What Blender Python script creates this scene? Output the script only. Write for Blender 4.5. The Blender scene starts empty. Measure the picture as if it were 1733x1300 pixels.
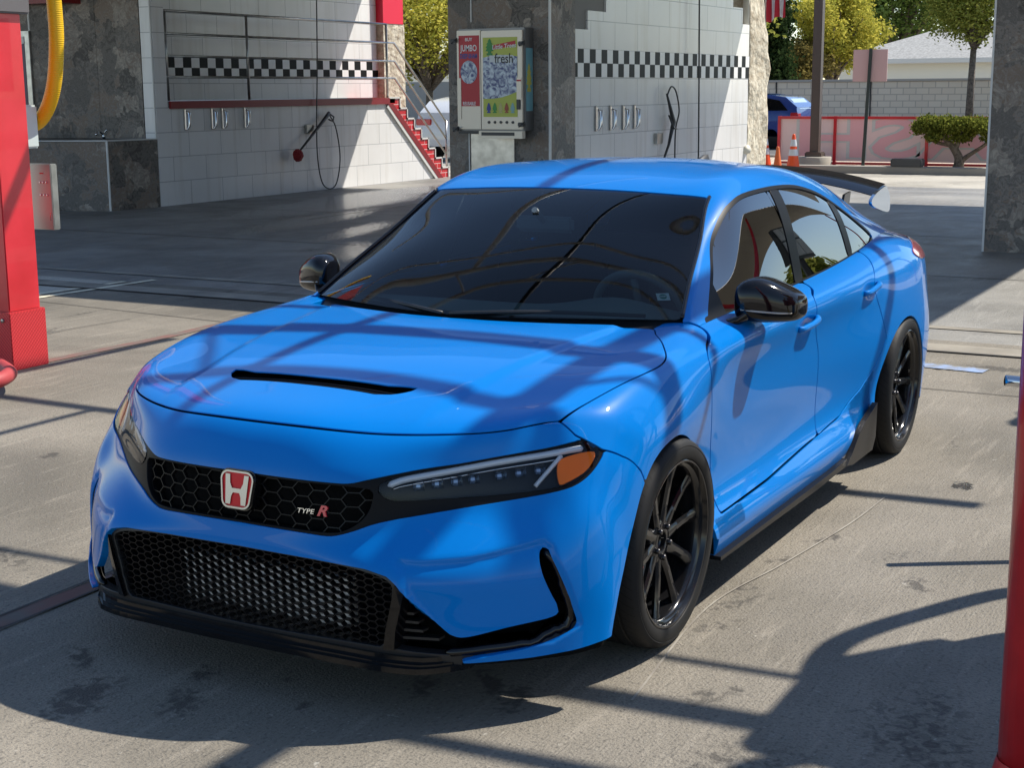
import bpy, bmesh, math, random
import numpy as np
from mathutils import Vector, Matrix, noise
random.seed(7)
# ---------------------------------------------------------------- camera, world, sun, exposure
# world axes: X = the way the car faces, Y = the car's left, Z = up; origin on the ground under the front axle
scn = bpy.context.scene
cd = bpy.data.cameras.new('camera'); cam = bpy.data.objects.new('camera', cd)
scn.collection.objects.link(cam); scn.camera = cam
RIGHT=Vector((-0.47995835, 0.87725732,-0.00771902)); DOWN=Vector((0.17389882, 0.08651073,-0.98095621)); FWD=Vector((-0.85988324,-0.47216046,-0.19407556))
cam.matrix_world = Matrix(((RIGHT.x,-DOWN.x,-FWD.x,4.00278),(RIGHT.y,-DOWN.y,-FWD.y,2.57016),(RIGHT.z,-DOWN.z,-FWD.z,1.66800),(0,0,0,1)))
cd.sensor_width = 36.0; cd.lens = 2516.73/1733*36; cd.clip_start=.05; cd.clip_end = 2000
SUN = Vector((.62,-.47,-1.0)).normalized()          # the way the light travels
ld = bpy.data.lights.new('sun','SUN'); ld.energy=5.0; ld.angle=math.radians(.55); ld.color=(1,.935,.83)
sun = bpy.data.objects.new('sun', ld); scn.collection.objects.link(sun)
sun.rotation_euler = SUN.to_track_quat('-Z','Y').to_euler(); sun.location=(0,0,20)
world = bpy.data.worlds.new('World'); scn.world = world; world.use_nodes=True
wn = world.node_tree.nodes; wl = world.node_tree.links
sky = wn.new('ShaderNodeTexSky'); sky.sky_type='NISHITA'; sky.sun_disc=False
sky.sun_elevation = math.asin(-SUN.z); sky.sun_rotation = math.atan2(-SUN.x,-SUN.y)
sky.air_density=1.0; sky.dust_density=.15; sky.ozone_density=2.0
wn['Background'].inputs[1].default_value = .125
wl.new(sky.outputs[0], wn['Background'].inputs[0])
scn.view_settings.view_transform='Standard'; scn.view_settings.look='None'; scn.view_settings.gamma=1
scn.view_settings.exposure=0.58
scn.render.resolution_x=1024; scn.render.resolution_y=769
scn.cycles.max_bounces=8; scn.cycles.transparent_max_bounces=16
# ---------------------------------------------------------------- materials
MATS={}
def mat(name, col, rough=.5, metal=0, coat=0, spec=.5, coat_rough=.02, **kw):
    if name in MATS: return MATS[name]
    m=bpy.data.materials.new(name); m.use_nodes=True; b=m.node_tree.nodes['Principled BSDF']
    b.inputs['Base Color'].default_value=(*col,1); b.inputs['Roughness'].default_value=rough
    b.inputs['Metallic'].default_value=metal; b.inputs['Coat Weight'].default_value=coat
    b.inputs['Coat Roughness'].default_value=coat_rough; b.inputs['Specular IOR Level'].default_value=spec
    MATS[name]=m; return m
def nodes(m): return m.node_tree.nodes, m.node_tree.links, m.node_tree.nodes['Principled BSDF']
def noise_col(m, c1, c2, scale=5, detail=6, lo=.35, hi=.65, bump=0, bscale=40, bdist=.01, coord='Object', rough=None, dist=0):
    N,L,b=nodes(m); tc=N.new('ShaderNodeTexCoord'); t=N.new('ShaderNodeTexNoise'); t.inputs['Scale'].default_value=scale; t.inputs['Detail'].default_value=detail
    t.inputs['Distortion'].default_value=dist
    r=N.new('ShaderNodeValToRGB'); r.color_ramp.elements[0].position=lo; r.color_ramp.elements[1].position=hi
    r.color_ramp.elements[0].color=(*c1,1); r.color_ramp.elements[1].color=(*c2,1)
    L.new(tc.outputs[coord],t.inputs['Vector']); L.new(t.outputs['Fac'],r.inputs['Fac']); L.new(r.outputs[0],b.inputs['Base Color'])
    if bump:
        t2=N.new('ShaderNodeTexNoise'); t2.inputs['Scale'].default_value=bscale; t2.inputs['Detail'].default_value=4; L.new(tc.outputs[coord],t2.inputs['Vector'])
        bp=N.new('ShaderNodeBump'); bp.inputs['Strength'].default_value=bump; bp.inputs['Distance'].default_value=bdist
        L.new(t2.outputs['Fac'],bp.inputs['Height']); L.new(bp.outputs[0],b.inputs['Normal'])
    return m
# ---------------------------------------------------------------- mesh helpers
class MB:
    """collects faces and links them as ONE mesh object"""
    def __init__(s): s.v=[]; s.f=[]; s.m=[]; s.sm=[]; s.cur=0; s.smooth=False
    def add(s, vs, fs):
        o=len(s.v); s.v+= [tuple(map(float,p)) for p in vs]
        for f in fs: s.f.append(tuple(i+o for i in f)); s.m.append(s.cur); s.sm.append(s.smooth)
        return s
    def box(s,x0,x1,y0,y1,z0,z1,bev=0):
        if bev:
            bm=bmesh.new(); bmesh.ops.create_cube(bm,size=1)
            for v in bm.verts: v.co=Vector(((x0+x1)/2+v.co.x*(x1-x0),(y0+y1)/2+v.co.y*(y1-y0),(z0+z1)/2+v.co.z*(z1-z0)))
            bmesh.ops.bevel(bm,geom=bm.edges[:],offset=bev,segments=2,affect='EDGES'); s.bm(bm); return s
        v=[(x,y,z) for z in (z0,z1) for x,y in ((x0,y0),(x1,y0),(x1,y1),(x0,y1))]
        return s.add(v,[(3,2,1,0),(4,5,6,7),(0,1,5,4),(1,2,6,5),(2,3,7,6),(3,0,4,7)])
    def bm(s,bm,M=None):
        bm.verts.index_update()
        s.add([(M@v.co if M else v.co) for v in bm.verts],[[v.index for v in f.verts] for f in bm.faces]); bm.free(); return s
    def prism(s,poly,z0,z1,M=None):
        """extrude a 2D polygon; M maps (x,y,z) to place"""
        n=len(poly); a=sum(poly[i][0]*poly[(i+1)%n][1]-poly[(i+1)%n][0]*poly[i][1] for i in range(n))
        if a<0: poly=poly[::-1]
        v=[Vector((x,y,z0)) for x,y in poly]+[Vector((x,y,z1)) for x,y in poly]
        if M: v=[M@p for p in v]
        return s.add(v,[tuple(range(n))[::-1],tuple(range(n,2*n))]+[(i,(i+1)%n,n+(i+1)%n,n+i) for i in range(n)])
    def tube(s,pts,r,seg=10,closed=False,cap=True):
        pts=[Vector(p) for p in pts]; n=len(pts); rr=r if hasattr(r,'__len__') else [r]*n
        rings=[]; prev=None
        for i,p in enumerate(pts):
            a=pts[(i-1)%n] if (closed or i>0) else pts[i]; b=pts[(i+1)%n] if (closed or i<n-1) else pts[i]
            t=(b-a).normalized()
            if prev is None: up=Vector((0,0,1)) if abs(t.z)<.9 else Vector((1,0,0)); x=t.cross(up).normalized()
            else: x=(prev-t*prev.dot(t)).normalized()
            prev=x; y=t.cross(x)
            rings.append([p+(x*math.cos(k*2*math.pi/seg)+y*math.sin(k*2*math.pi/seg))*rr[i] for k in range(seg)])
        vs=[q for g in rings for q in g]; fs=[]
        m=n if closed else n-1
        for i in range(m):
            j=(i+1)%n
            for k in range(seg): fs.append((i*seg+k,i*seg+(k+1)%seg,j*seg+(k+1)%seg,j*seg+k))
        if cap and not closed: fs+=[tuple(range(seg))[::-1],tuple(range((n-1)*seg,n*seg))]
        return s.add(vs,fs)
    def lathe(s,prof,M,seg=48,close=False):
        """prof: (radius, height) list turned about local Z, placed with M"""
        vs=[];n=len(prof)
        for r,h in prof:
            for k in range(seg):
                a=2*math.pi*k/seg; vs.append(M@Vector((r*math.cos(a),r*math.sin(a),h)))
        fs=[(i*seg+k,i*seg+(k+1)%seg,((i+1)%n)*seg+(k+1)%seg,((i+1)%n)*seg+k) for i in range(n if close else n-1) for k in range(seg)]
        return s.add(vs,fs)
    def build(s,name,mats,parent=None,smooth=None,auto=None):
        me=bpy.data.meshes.new(name); me.from_pydata(s.v,[],s.f); me.validate(clean_customdata=False)
        for m in (mats if isinstance(mats,(list,tuple)) else [mats]): me.materials.append(m)
        if len(me.polygons)==len(s.m): me.polygons.foreach_set('material_index',s.m)
        sm=[True]*len(me.polygons) if smooth else (s.sm if len(me.polygons)==len(s.sm) else [False]*len(me.polygons))
        me.polygons.foreach_set('use_smooth',sm)
        if auto: me.set_sharp_from_angle(angle=math.radians(auto))
        me.update(); o=bpy.data.objects.new(name,me); scn.collection.objects.link(o)
        if parent: o.parent=parent
        return o
def smoothcurve(pts,n=6,closed=False):
    P=[np.array(p,float) for p in pts]; out=[]; N_=len(P)
    rng=range(N_ if closed else N_-1)
    for i in rng:
        p1=P[i];p2=P[(i+1)%N_]; p0=P[i-1] if (i>0 or closed) else 2*p1-p2; p3=P[(i+2)%N_] if (i+2<N_ or closed) else 2*p2-p1
        for k in range(n):
            t=k/n; out.append(.5*((2*p1)+(-p0+p2)*t+(2*p0-5*p1+4*p2-p3)*t*t+(-p0+3*p1-3*p2+p3)*t**3))
    if not closed: out.append(P[-1])
    return [tuple(p) for p in out]
def tag(o,label=None,cat=None,group=None,kind=None):
    for k,v in (('label',label),('category',cat),('group',group),('kind',kind)):
        if v: o[k]=v
    return o
def empty(name,loc=(0,0,0),rz=0,**kw):
    o=bpy.data.objects.new(name,None); scn.collection.objects.link(o); o.location=loc; o.rotation_euler=(0,0,rz); o.empty_display_size=.1
    return tag(o,**kw)
def copy_tree(o,parent=None):
    c=o.copy(); scn.collection.objects.link(c); c.parent=parent
    for ch in list(o.children): copy_tree(ch,c)
    return c
# ---------------------------------------------------------------- car surface sheets (u forward, v to the car's left, z up)
def tri_solve(x, Y):
    """natural cubic spline second derivatives along axis 0"""
    n=len(x); h=np.diff(x); A=np.zeros((n,n)); B=np.zeros((n,)+Y.shape[1:])
    A[0,0]=A[-1,-1]=1
    for i in range(1,n-1):
        A[i,i-1]=h[i-1]; A[i,i]=2*(h[i-1]+h[i]); A[i,i+1]=h[i]
        B[i]=6*((Y[i+1]-Y[i])/h[i]-(Y[i]-Y[i-1])/h[i-1])
    return np.linalg.solve(A,B.reshape(n,-1)).reshape(B.shape)
def spline(x, Y, q):
    M=tri_solve(x,Y); i=np.clip(np.searchsorted(x,q,side='right')-1,0,len(x)-2)
    h=(x[i+1]-x[i]); a=(x[i+1]-q)/h; b=(q-x[i])/h
    sh=(-1,)+(1,)*(Y.ndim-1); a=a.reshape(sh);b=b.reshape(sh);h=h.reshape(sh)
    return a*Y[i]+b*Y[i+1]+((a**3-a)*M[i]+(b**3-b)*M[i+1])*h*h/6
def knots(P, axis):
    d=np.linalg.norm(np.diff(P,axis=axis),axis=2).mean(axis=1-axis)
    d=np.maximum(d,.02)**.75
    return np.concatenate([[0],np.cumsum(d)])
class Sheet:
    def __init__(s,V,N,Q,F): s.V,s.N,s.Q,s.F=V,N,Q,F
def grid_sheet(P, step_i, step_j, sign, disp=None, mirror_last=True):
    """C2 tensor spline through the grid P[i][j]; the last j is the centreline (v=0)."""
    P=np.array(P,float); nj=P.shape[1]
    if mirror_last:
        R=P[:,-2:-5:-1].copy(); R[...,1]*=-1; P2=np.concatenate([P,R],1)
    else: P2=P
    ki=knots(P2,0); kj=knots(P2,1)
    def sub(k,last,step):
        q=[];idx=[]
        for a in range(last):
            n=max(2,int(round(step[a]))) if hasattr(step,'__len__') else step
            for b in range(n): q.append(k[a]+(k[a+1]-k[a])*b/n); idx.append(a+b/n)
        q.append(k[last]); idx.append(last); return np.array(q),np.array(idx)
    qi,ii=sub(ki,P.shape[0]-1,step_i); qj,jj=sub(kj,nj-1,step_j)
    A=spline(ki,P2,qi); A=spline(kj,np.swapaxes(A,0,1),qj); A=np.swapaxes(A,0,1)
    if disp is not None: A=disp(A)
    du=np.gradient(A,axis=0); dv=np.gradient(A,axis=1)
    if mirror_last:
        A[:,-1,1]=0; dv[:,-1]=[0,-1,0]*np.abs(dv[:,-1,1:2]+1e-6)
    N=np.cross(du,dv)*sign; N/=np.linalg.norm(N,axis=2,keepdims=True)+1e-12
    a,b=A.shape[:2]; idx=np.arange(a*b).reshape(a,b)
    F=np.stack([idx[:-1,:-1],idx[1:,:-1],idx[1:,1:],idx[:-1,1:]],-1).reshape(-1,4)
    if sign<0: F=F[:,::-1]
    Q=np.stack(np.meshgrid(ii,jj,indexing='ij'),-1).reshape(-1,2)
    return Sheet(A.reshape(-1,3),N.reshape(-1,3),Q,[tuple(f) for f in F.tolist()])
# columns j=0 (rocker) .. j=11 (centreline); each lists arcs i=0..11 from the bumper's lower edge over the nose to the cowl
COL={
 11:[(.890,0,.13),(.900,0,.24),(.904,0,.34),(.907,0,.435),(.898,0,.50),(.886,0,.63),(.868,0,.69),(.808,0,.770),(.62,0,.818),(.30,0,.866),(-.02,0,.893),(-.27,0,.906)],
 10:[(.889,.18,.13),(.899,.18,.24),(.904,.18,.34),(.907,.18,.435),(.895,.18,.50),(.876,.18,.63),(.857,.18,.69),(.797,.18,.768),(.61,.18,.815),(.30,.18,.864),(-.02,.18,.892),(-.28,.18,.905)],
 9:[(.882,.36,.13),(.893,.36,.24),(.899,.36,.34),(.902,.36,.435),(.864,.36,.505),(.838,.36,.625),(.808,.36,.69),(.738,.37,.757),(.57,.36,.806),(.28,.36,.858),(-.03,.36,.888),(-.32,.37,.905)],
 8:[(.866,.52,.13),(.877,.52,.24),(.882,.52,.34),(.872,.52,.43),(.775,.52,.535),(.738,.52,.625),(.704,.53,.69),(.655,.545,.757),(.50,.53,.803),(.24,.53,.853),(-.06,.53,.884),(-.36,.53,.905)],
 7:[(.80,.66,.135),(.805,.665,.24),(.795,.67,.34),(.765,.675,.44),(.665,.665,.54),(.62,.665,.625),(.587,.67,.69),(.55,.675,.763),(.42,.665,.805),(.20,.665,.850),(-.08,.67,.881),(-.39,.67,.905)],
 6:[(.72,.76,.14),(.71,.765,.25),(.69,.775,.34),(.655,.785,.44),(.575,.785,.535),(.53,.78,.615),(.487,.775,.695),(.435,.765,.770),(.33,.780,.810),(.13,.80,.850),(-.12,.815,.875),(-.42,.80,.900)],
 5:[(.64,.84,.145),(.625,.845,.25),(.605,.855,.34),(.575,.865,.44),(.53,.868,.53),(.475,.86,.61),(.43,.855,.675),(.375,.85,.735),(.30,.86,.775),(.10,.878,.815),(-.13,.887,.835),(-.43,.89,.850)],
 4:[(.58,.89,.15),(.565,.893,.25),(.545,.90,.34),(.51,.907,.44),(.47,.907,.52),(.42,.902,.585),(.37,.905,.635),(.31,.91,.675),(.24,.92,.705),(.08,.93,.725),(-.13,.925,.735),(-.43,.90,.76)],
 3:[(.535,.915,.15),(.52,.918,.25),(.50,.922,.34),(.465,.925,.42),(.43,.925,.47),(.38,.925,.52),(.33,.93,.55),(.27,.935,.58),(.20,.938,.60),(.05,.935,.61),(-.19,.908,.59),(-.44,.884,.58)],
 2:[(.50,.93,.15),(.485,.932,.22),(.46,.935,.29),(.43,.935,.34),(.40,.935,.37),(.35,.935,.39),(.30,.938,.40),(.24,.94,.41),(.15,.94,.41),(-.02,.915,.375),(-.22,.884,.36),(-.45,.880,.36)],
 1:[(.47,.935,.15),(.455,.935,.19),(.43,.935,.22),(.40,.935,.24),(.36,.935,.25),(.31,.935,.25),(.25,.937,.25),(.19,.938,.25),(.10,.938,.25),(-.05,.934,.25),(-.24,.928,.25),(-.455,.927,.25)],
 0:[(.44,.935,.15),(.42,.935,.15),(.39,.935,.15),(.36,.935,.15),(.32,.935,.15),(.27,.935,.15),(.21,.935,.15),(.15,.935,.15),(.06,.935,.15),(-.08,.920,.155),(-.25,.907,.16),(-.46,.905,.16)]}
# side stations: u, then (v,z) of rows 0..6
SIDE=[
 (-.75,[(.905,.16),(.927,.25),(.880,.36),(.882,.58),(.894,.76),(.901,.860),(.802,.915)]),
 (-1.15,[(.905,.16),(.927,.25),(.878,.36),(.882,.58),(.895,.76),(.903,.868),(.805,.922)]),
 (-1.53,[(.905,.16),(.927,.25),(.880,.36),(.885,.58),(.898,.765),(.905,.875),(.806,.932)]),
 (-1.90,[(.907,.16),(.928,.25),(.888,.36),(.897,.58),(.905,.765),(.907,.880),(.804,.945)]),
 (-2.20,[(.915,.16),(.932,.25),(.910,.37),(.920,.58),(.920,.755),(.908,.885),(.800,.962)]),
 (-2.45,[(.930,.16),(.940,.25),(.934,.38),(.938,.58),(.933,.74),(.904,.892),(.790,.980)]),
 (-2.75,[(.935,.16),(.940,.25),(.943,.40),(.945,.60),(.936,.74),(.897,.900),(.765,.998)]),
 (-3.05,[(.920,.17),(.925,.27),(.935,.42),(.935,.60),(.918,.75),(.872,.905),(.722,.995)]),
 (-3.30,[(.870,.20),(.880,.30),(.895,.44),(.890,.60),(.872,.75),(.828,.900),(.675,.975)]),
 (-3.50,[(.780,.24),(.790,.33),(.810,.46),(.810,.60),(.795,.75),(.755,.890),(.615,.948)]),
 (-3.62,[(.580,.26),(.590,.35),(.610,.48),(.610,.61),(.600,.75),(.570,.880),(.460,.930)]),
 (-3.68,[(.300,.27),(.300,.36),(.300,.49),(.300,.62),(.300,.75),(.290,.875),(.230,.920)]),
 (-3.69,[(.010,.27),(.010,.36),(.010,.49),(.010,.62),(.010,.75),(.010,.875),(.010,.920)])]
def body_grid():
    G=[[COL[j][i] for j in range(12)] for i in range(12)]
    for u,r in SIDE:
        row=[(u,v,z) for v,z in r]; v6,z6=r[6]
        for k,f in enumerate((.82,.62,.42,.21,0)): row.append((u,v6*f,z6-.004*(1-f)))
        G.append(row)
    return G
# greenhouse arcs: belt, .., window top, rail, .., centre
GH=[
 [(-.52,.790,.905),(-.52,.780,.909),(-.515,.770,.913),(-.511,.760,.917),(-.500,.742,.918),(-.42,.60,.922),(-.32,.32,.920),(-.27,0,.918)],
 [(-.72,.795,.912),(-.725,.768,.950),(-.725,.742,.987),(-.72,.712,1.024),(-.705,.690,1.036),(-.62,.55,1.050),(-.55,.30,1.060),(-.52,0,1.064)],
 [(-.92,.800,.918),(-.93,.768,.985),(-.935,.728,1.050),(-.935,.672,1.124),(-.915,.640,1.149),(-.86,.52,1.168),(-.80,.28,1.186),(-.78,0,1.190)],
 [(-1.14,.804,.924),(-1.145,.768,1.025),(-1.15,.722,1.135),(-1.15,.652,1.245),(-1.13,.590,1.277),(-1.10,.48,1.290),(-1.07,.25,1.302),(-1.06,0,1.306)],
 [(-1.40,.806,.929),(-1.40,.768,1.050),(-1.40,.722,1.170),(-1.40,.660,1.277),(-1.38,.596,1.332),(-1.36,.47,1.352),(-1.35,.25,1.364),(-1.34,0,1.368)],
 [(-1.80,.806,.942),(-1.80,.768,1.062),(-1.80,.722,1.178),(-1.80,.660,1.280),(-1.80,.594,1.336),(-1.80,.47,1.364),(-1.80,.25,1.380),(-1.80,0,1.385)],
 [(-2.20,.801,.962),(-2.20,.765,1.060),(-2.20,.720,1.154),(-2.20,.656,1.238),(-2.20,.588,1.298),(-2.20,.46,1.332),(-2.20,.25,1.352),(-2.20,0,1.358)],
 [(-2.55,.784,.986),(-2.55,.755,1.050),(-2.55,.712,1.110),(-2.55,.648,1.172),(-2.55,.580,1.232),(-2.55,.45,1.272),(-2.55,.24,1.296),(-2.55,0,1.303)],
 [(-2.85,.752,1.000),(-2.85,.728,1.030),(-2.85,.690,1.065),(-2.85,.632,1.108),(-2.85,.568,1.158),(-2.85,.44,1.200),(-2.85,.23,1.226),(-2.85,0,1.235)],
 [(-3.20,.696,.986),(-3.20,.676,1.000),(-3.20,.640,1.018),(-3.20,.592,1.040),(-3.20,.540,1.066),(-3.20,.42,1.096),(-3.20,.22,1.118),(-3.20,0,1.126)],
 [(-3.50,.615,.948),(-3.50,.600,.955),(-3.50,.570,.962),(-3.50,.530,.970),(-3.50,.480,.980),(-3.50,.38,.994),(-3.50,.20,1.006),(-3.50,0,1.010)]]
# ---------------------------------------------------------------- cutting the sheets into panels
def polyphi(P2, poly):
    """signed distance (negative inside) of points P2 (N,2) to a closed polygon"""
    P=np.asarray(poly,float); A=P; Bq=np.roll(P,-1,0)
    d2=np.full(len(P2),1e9); inside=np.zeros(len(P2),bool)
    for a,b in zip(A,Bq):
        ab=b-a; L=(ab@ab)+1e-12; t=np.clip(((P2-a)@ab)/L,0,1); q=a+t[:,None]*ab
        d2=np.minimum(d2,((P2-q)**2).sum(1))
        c=((a[1]>P2[:,1])!=(b[1]>P2[:,1])); 
        with np.errstate(divide='ignore',invalid='ignore'):
            x=(b[0]-a[0])*(P2[:,1]-a[1])/(b[1]-a[1]+1e-15)+a[0]
        inside^=(c&(P2[:,0]<x))
    d=np.sqrt(d2); return np.where(inside,-d,d)
def clip(S, phi):
    """keep the part of the sheet where phi < 0"""
    V=[];src=[];F=[]; keep=phi<0; cache={}; newidx={}
    VV,NN,QQ=S.V,S.N,S.Q; outV=[];outN=[];outQ=[]
    def vid(i):
        if i not in newidx: newidx[i]=len(outV); outV.append(VV[i]);outN.append(NN[i]);outQ.append(QQ[i])
        return newidx[i]
    def eid(i,j):
        k=(i,j) if i<j else (j,i)
        if k not in cache:
            a,b=k; t=phi[a]/(phi[a]-phi[b]); t=min(max(t,1e-4),1-1e-4)
            n=NN[a]*(1-t)+NN[b]*t; n=n/np.linalg.norm(n)
            cache[k]=len(outV); outV.append(VV[a]*(1-t)+VV[b]*t); outN.append(n); outQ.append(QQ[a]*(1-t)+QQ[b]*t)
        return cache[k]
    for f in S.F:
        k=[keep[i] for i in f]
        if all(k): F.append(tuple(vid(i) for i in f)); continue
        if not any(k): continue
        g=[]; n=len(f)
        for a in range(n):
            i,j=f[a],f[(a+1)%n]
            if keep[i]: g.append(vid(i))
            if keep[i]!=keep[j]: g.append(eid(i,j))
        if len(g)>=3: F.append(tuple(g))
    if not outV: return Sheet(np.zeros((0,3)),np.zeros((0,3)),np.zeros((0,2)),[])
    return Sheet(np.array(outV),np.array(outN),np.array(outQ),F)
def side(S): return S.V[:,[0,2]]
def front(S): return S.V[:,[1,2]]
def top(S): return S.V[:,[0,1]]
def offset(S,d): return Sheet(S.V+S.N*d,S.N,S.Q,S.F)
def mirrored(S):
    m=np.array([1,-1,1.]); return Sheet(S.V*m,S.N*m,S.Q,[f[::-1] for f in S.F])
def joined(S):
    M=mirrored(S); n=len(S.V); return Sheet(np.vstack([S.V,M.V]),np.vstack([S.N,M.N]),np.vstack([S.Q,M.Q]),S.F+[tuple(i+n for i in f) for f in M.F])
def link_sheet(S,name,m,parent,rim=.018,thick=False,centre=True):
    """mesh with the sheet's own normals; open edges get a turned-in rim"""
    if not S.F: print('EMPTY',name); return None
    V=S.V.tolist();F=list(S.F); Nn=S.N.tolist(); nF=len(F); loops=[]
    for f in F: loops+= [Nn[i] for i in f]
    if rim:
        cnt={}
        for f in S.F:
            for a in range(len(f)):
                i,j=f[a],f[(a+1)%len(f)]; k=(min(i,j),max(i,j)); cnt.setdefault(k,[]).append((i,j))
        for k,e in cnt.items():
            if len(e)!=1: continue
            i,j=e[0]; a,b=S.V[i],S.V[j]
            if centre and abs(a[1])<1e-5 and abs(b[1])<1e-5: continue
            t=b-a; n=(S.N[i]+S.N[j]); o=np.cross(t,n); l=np.linalg.norm(o)
            if l<1e-9: continue
            o/=l; base=len(V)
            # rounded edge: first a small 3 mm roll, then inwards
            p=[a,b,b-S.N[j]*.003+o*.0012,a-S.N[i]*.003+o*.0012,b-S.N[j]*rim+o*.0012,a-S.N[i]*rim+o*.0012]
            V+= [q.tolist() for q in p]
            F.append((base+1,base,base+3,base+2)); F.append((base+2,base+3,base+5,base+4))
            r=(S.N[i]*.5+o).tolist(); o_=o.tolist()
            loops+= [(S.N[j]*.8+o*.4).tolist(),(S.N[i]*.8+o*.4).tolist(),o_,o_]; loops+=[o_]*4
    me=bpy.data.meshes.new(name); me.from_pydata(V,[],F); me.materials.append(m)
    me.polygons.foreach_set('use_smooth',[True]*len(me.polygons))
    L=np.array(loops,float); L/=np.linalg.norm(L,axis=1,keepdims=True)+1e-12
    if len(L)==len(me.loops): me.normals_split_custom_set(L.tolist())
    me.update(); o=bpy.data.objects.new(name,me); scn.collection.objects.link(o); o.parent=parent
    return o

def sst(x): x=np.clip(x,0,1); return x*x*(3-2*x)
def inpoly_soft(P2,poly,w): return sst(-polyphi(P2,poly)/w+.5)
def DISP_B(A):
    """pressed details of the body: bonnet crease lines, bumper cheek panels, door-handle bowls"""
    ni,nj,_=A.shape; s=np.arange(ni)[:,None]/12.; t=np.arange(nj)[None,:]/12.; B=A.copy()
    u,v,z=A[...,0],np.abs(A[...,1]),A[...,2]
    hood=(s>7)&(s<11.2)&(t>6.2)
    v0=.44+.13*np.clip((.70-u)/1.0,0,1)**1.2; fade=sst((.74-u)/.25)
    B[...,2]+=np.where(hood,.009*sst((v0-v)/.035+.5)*fade,0)
    fr_=(s<5.5)&(t>3.5)
    cheek=[(.50,.452),(.56,.447),(.66,.452),(.76,.470),(.80,.480),(.822,.462),(.862,.35),(.885,.25),(.84,.22),(.64,.22),(.60,.27),(.53,.38)]
    m=inpoly_soft(np.stack([v,z],-1).reshape(-1,2),cheek,.022).reshape(v.shape)*fr_
    B[...,0]-=m*.014; B[...,1]-=m*.004
    for u0,z0 in ((-1.315,.800),(-2.125,.834)):
        g=np.exp(-((u-u0)/.075)**2-((z-z0)/.030)**2)*((s>11)&(t<5.6)); B[...,1]-=g*.013
    return B
# ================================================================ THE CAR
def gloss_black(): return mat('gloss_black',(.004,.004,.005),rough=.07,spec=.42)
def make_paint():
    m=mat('blue_paint',(.0,.152,.50),rough=.38,metal=0,coat=.8,coat_rough=.006,spec=.03)
    N,L,b=nodes(m); b.inputs['Coat IOR'].default_value=1.30; tc=N.new('ShaderNodeTexCoord'); t=N.new('ShaderNodeTexNoise'); t.inputs['Scale'].default_value=900; t.inputs['Detail'].default_value=1
    mr=N.new('ShaderNodeMapRange'); mr.inputs['To Min'].default_value=.26; mr.inputs['To Max'].default_value=.40
    L.new(tc.outputs['Object'],t.inputs['Vector']); L.new(t.outputs['Fac'],mr.inputs['Value']); L.new(mr.outputs[0],b.inputs['Roughness'])
    t2=N.new('ShaderNodeTexNoise'); t2.inputs['Scale'].default_value=3; t2.inputs['Detail'].default_value=5; L.new(tc.outputs['Object'],t2.inputs['Vector'])
    m2=N.new('ShaderNodeMapRange'); m2.inputs['From Min'].default_value=.35; m2.inputs['From Max'].default_value=.75; m2.inputs['To Min'].default_value=.004; m2.inputs['To Max'].default_value=.022
    L.new(t2.outputs['Fac'],m2.inputs['Value']); L.new(m2.outputs[0],b.inputs['Coat Roughness'])
    return m
PAINT=make_paint(); GB=gloss_black(); SATIN=mat('satin_black',(.008,.008,.009),rough=.38,spec=.08)
MB_=mat('black_plastic',(.012,.012,.013),rough=.45); MATTE=mat('matte_black',(.004,.004,.004),rough=.9,spec=.1)
RUB=mat('rubber',(.016,.016,.017),rough=.62,spec=.35); CHR=mat('chrome',(.62,.63,.65),rough=.12,metal=1)
CARBON=mat('carbon',(.010,.010,.011),rough=.3,spec=.15)
def glassmat(name,tint,opacity,ior=1.5):
    """tinted thin pane: part see-through, mirror reflection on top"""
    m=bpy.data.materials.new(name); m.use_nodes=True; N=m.node_tree.nodes; L=m.node_tree.links; N.clear()
    o=N.new('ShaderNodeOutputMaterial'); tr=N.new('ShaderNodeBsdfTransparent'); tr.inputs[0].default_value=(*tint,1)
    g=N.new('ShaderNodeBsdfGlossy'); g.inputs['Roughness'].default_value=.0; g.inputs[0].default_value=(1,1,1,1)
    fr=N.new('ShaderNodeFresnel'); fr.inputs[0].default_value=ior; mx=N.new('ShaderNodeMixShader')
    L.new(fr.outputs[0],mx.inputs[0]); L.new(tr.outputs[0],mx.inputs[1]); L.new(g.outputs[0],mx.inputs[2]); L.new(mx.outputs[0],o.inputs[0])
    MATS[name]=m; return m
WS=glassmat('windscreen_glass',(.50,.60,.58),.3,1.36); TINT=glassmat('tinted_glass',(.05,.055,.055),.1,2.3); LENS=glassmat('clear_lens',(.92,.93,.95),.1,1.32)
car=empty('car',(0,0,0),label='bright blue hatchback with black wheels, smoked windows and a black rear wing',cat='car')
def bodypath(P): return np.array(smoothcurve(P,5,True))
BODY=grid_sheet(body_grid(),12,12,1,DISP_B); GREEN=grid_sheet(GH,14,12,1)
from mathutils.bvhtree import BVHTree
def bvh(S): return BVHTree.FromPolygons([Vector(v) for v in S.V.tolist()],[list(f) for f in S.F])
S_front=clip(BODY,BODY.Q[:,0]-8.0); BF=bvh(S_front)
def on_front(v,z,d=0):
    l,n,i,_=BF.ray_cast(Vector((2,abs(v),z)),Vector((-1,0,0)))
    if l is None: return None
    if n.x<0: n=-n
    if v<0: l.y*=-1;n.y*=-1
    return l+n*d, n
S_side=clip(BODY,BODY.Q[:,1]-6.3); BS=bvh(S_side)
def on_side(u,z,d=0):
    l,n,i,_=BS.ray_cast(Vector((u,3,z)),Vector((0,-1,0)))
    if n.y<0: n=-n
    return l+n*d,n
BH=bvh(clip(BODY,6.3-BODY.Q[:,0]))
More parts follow.
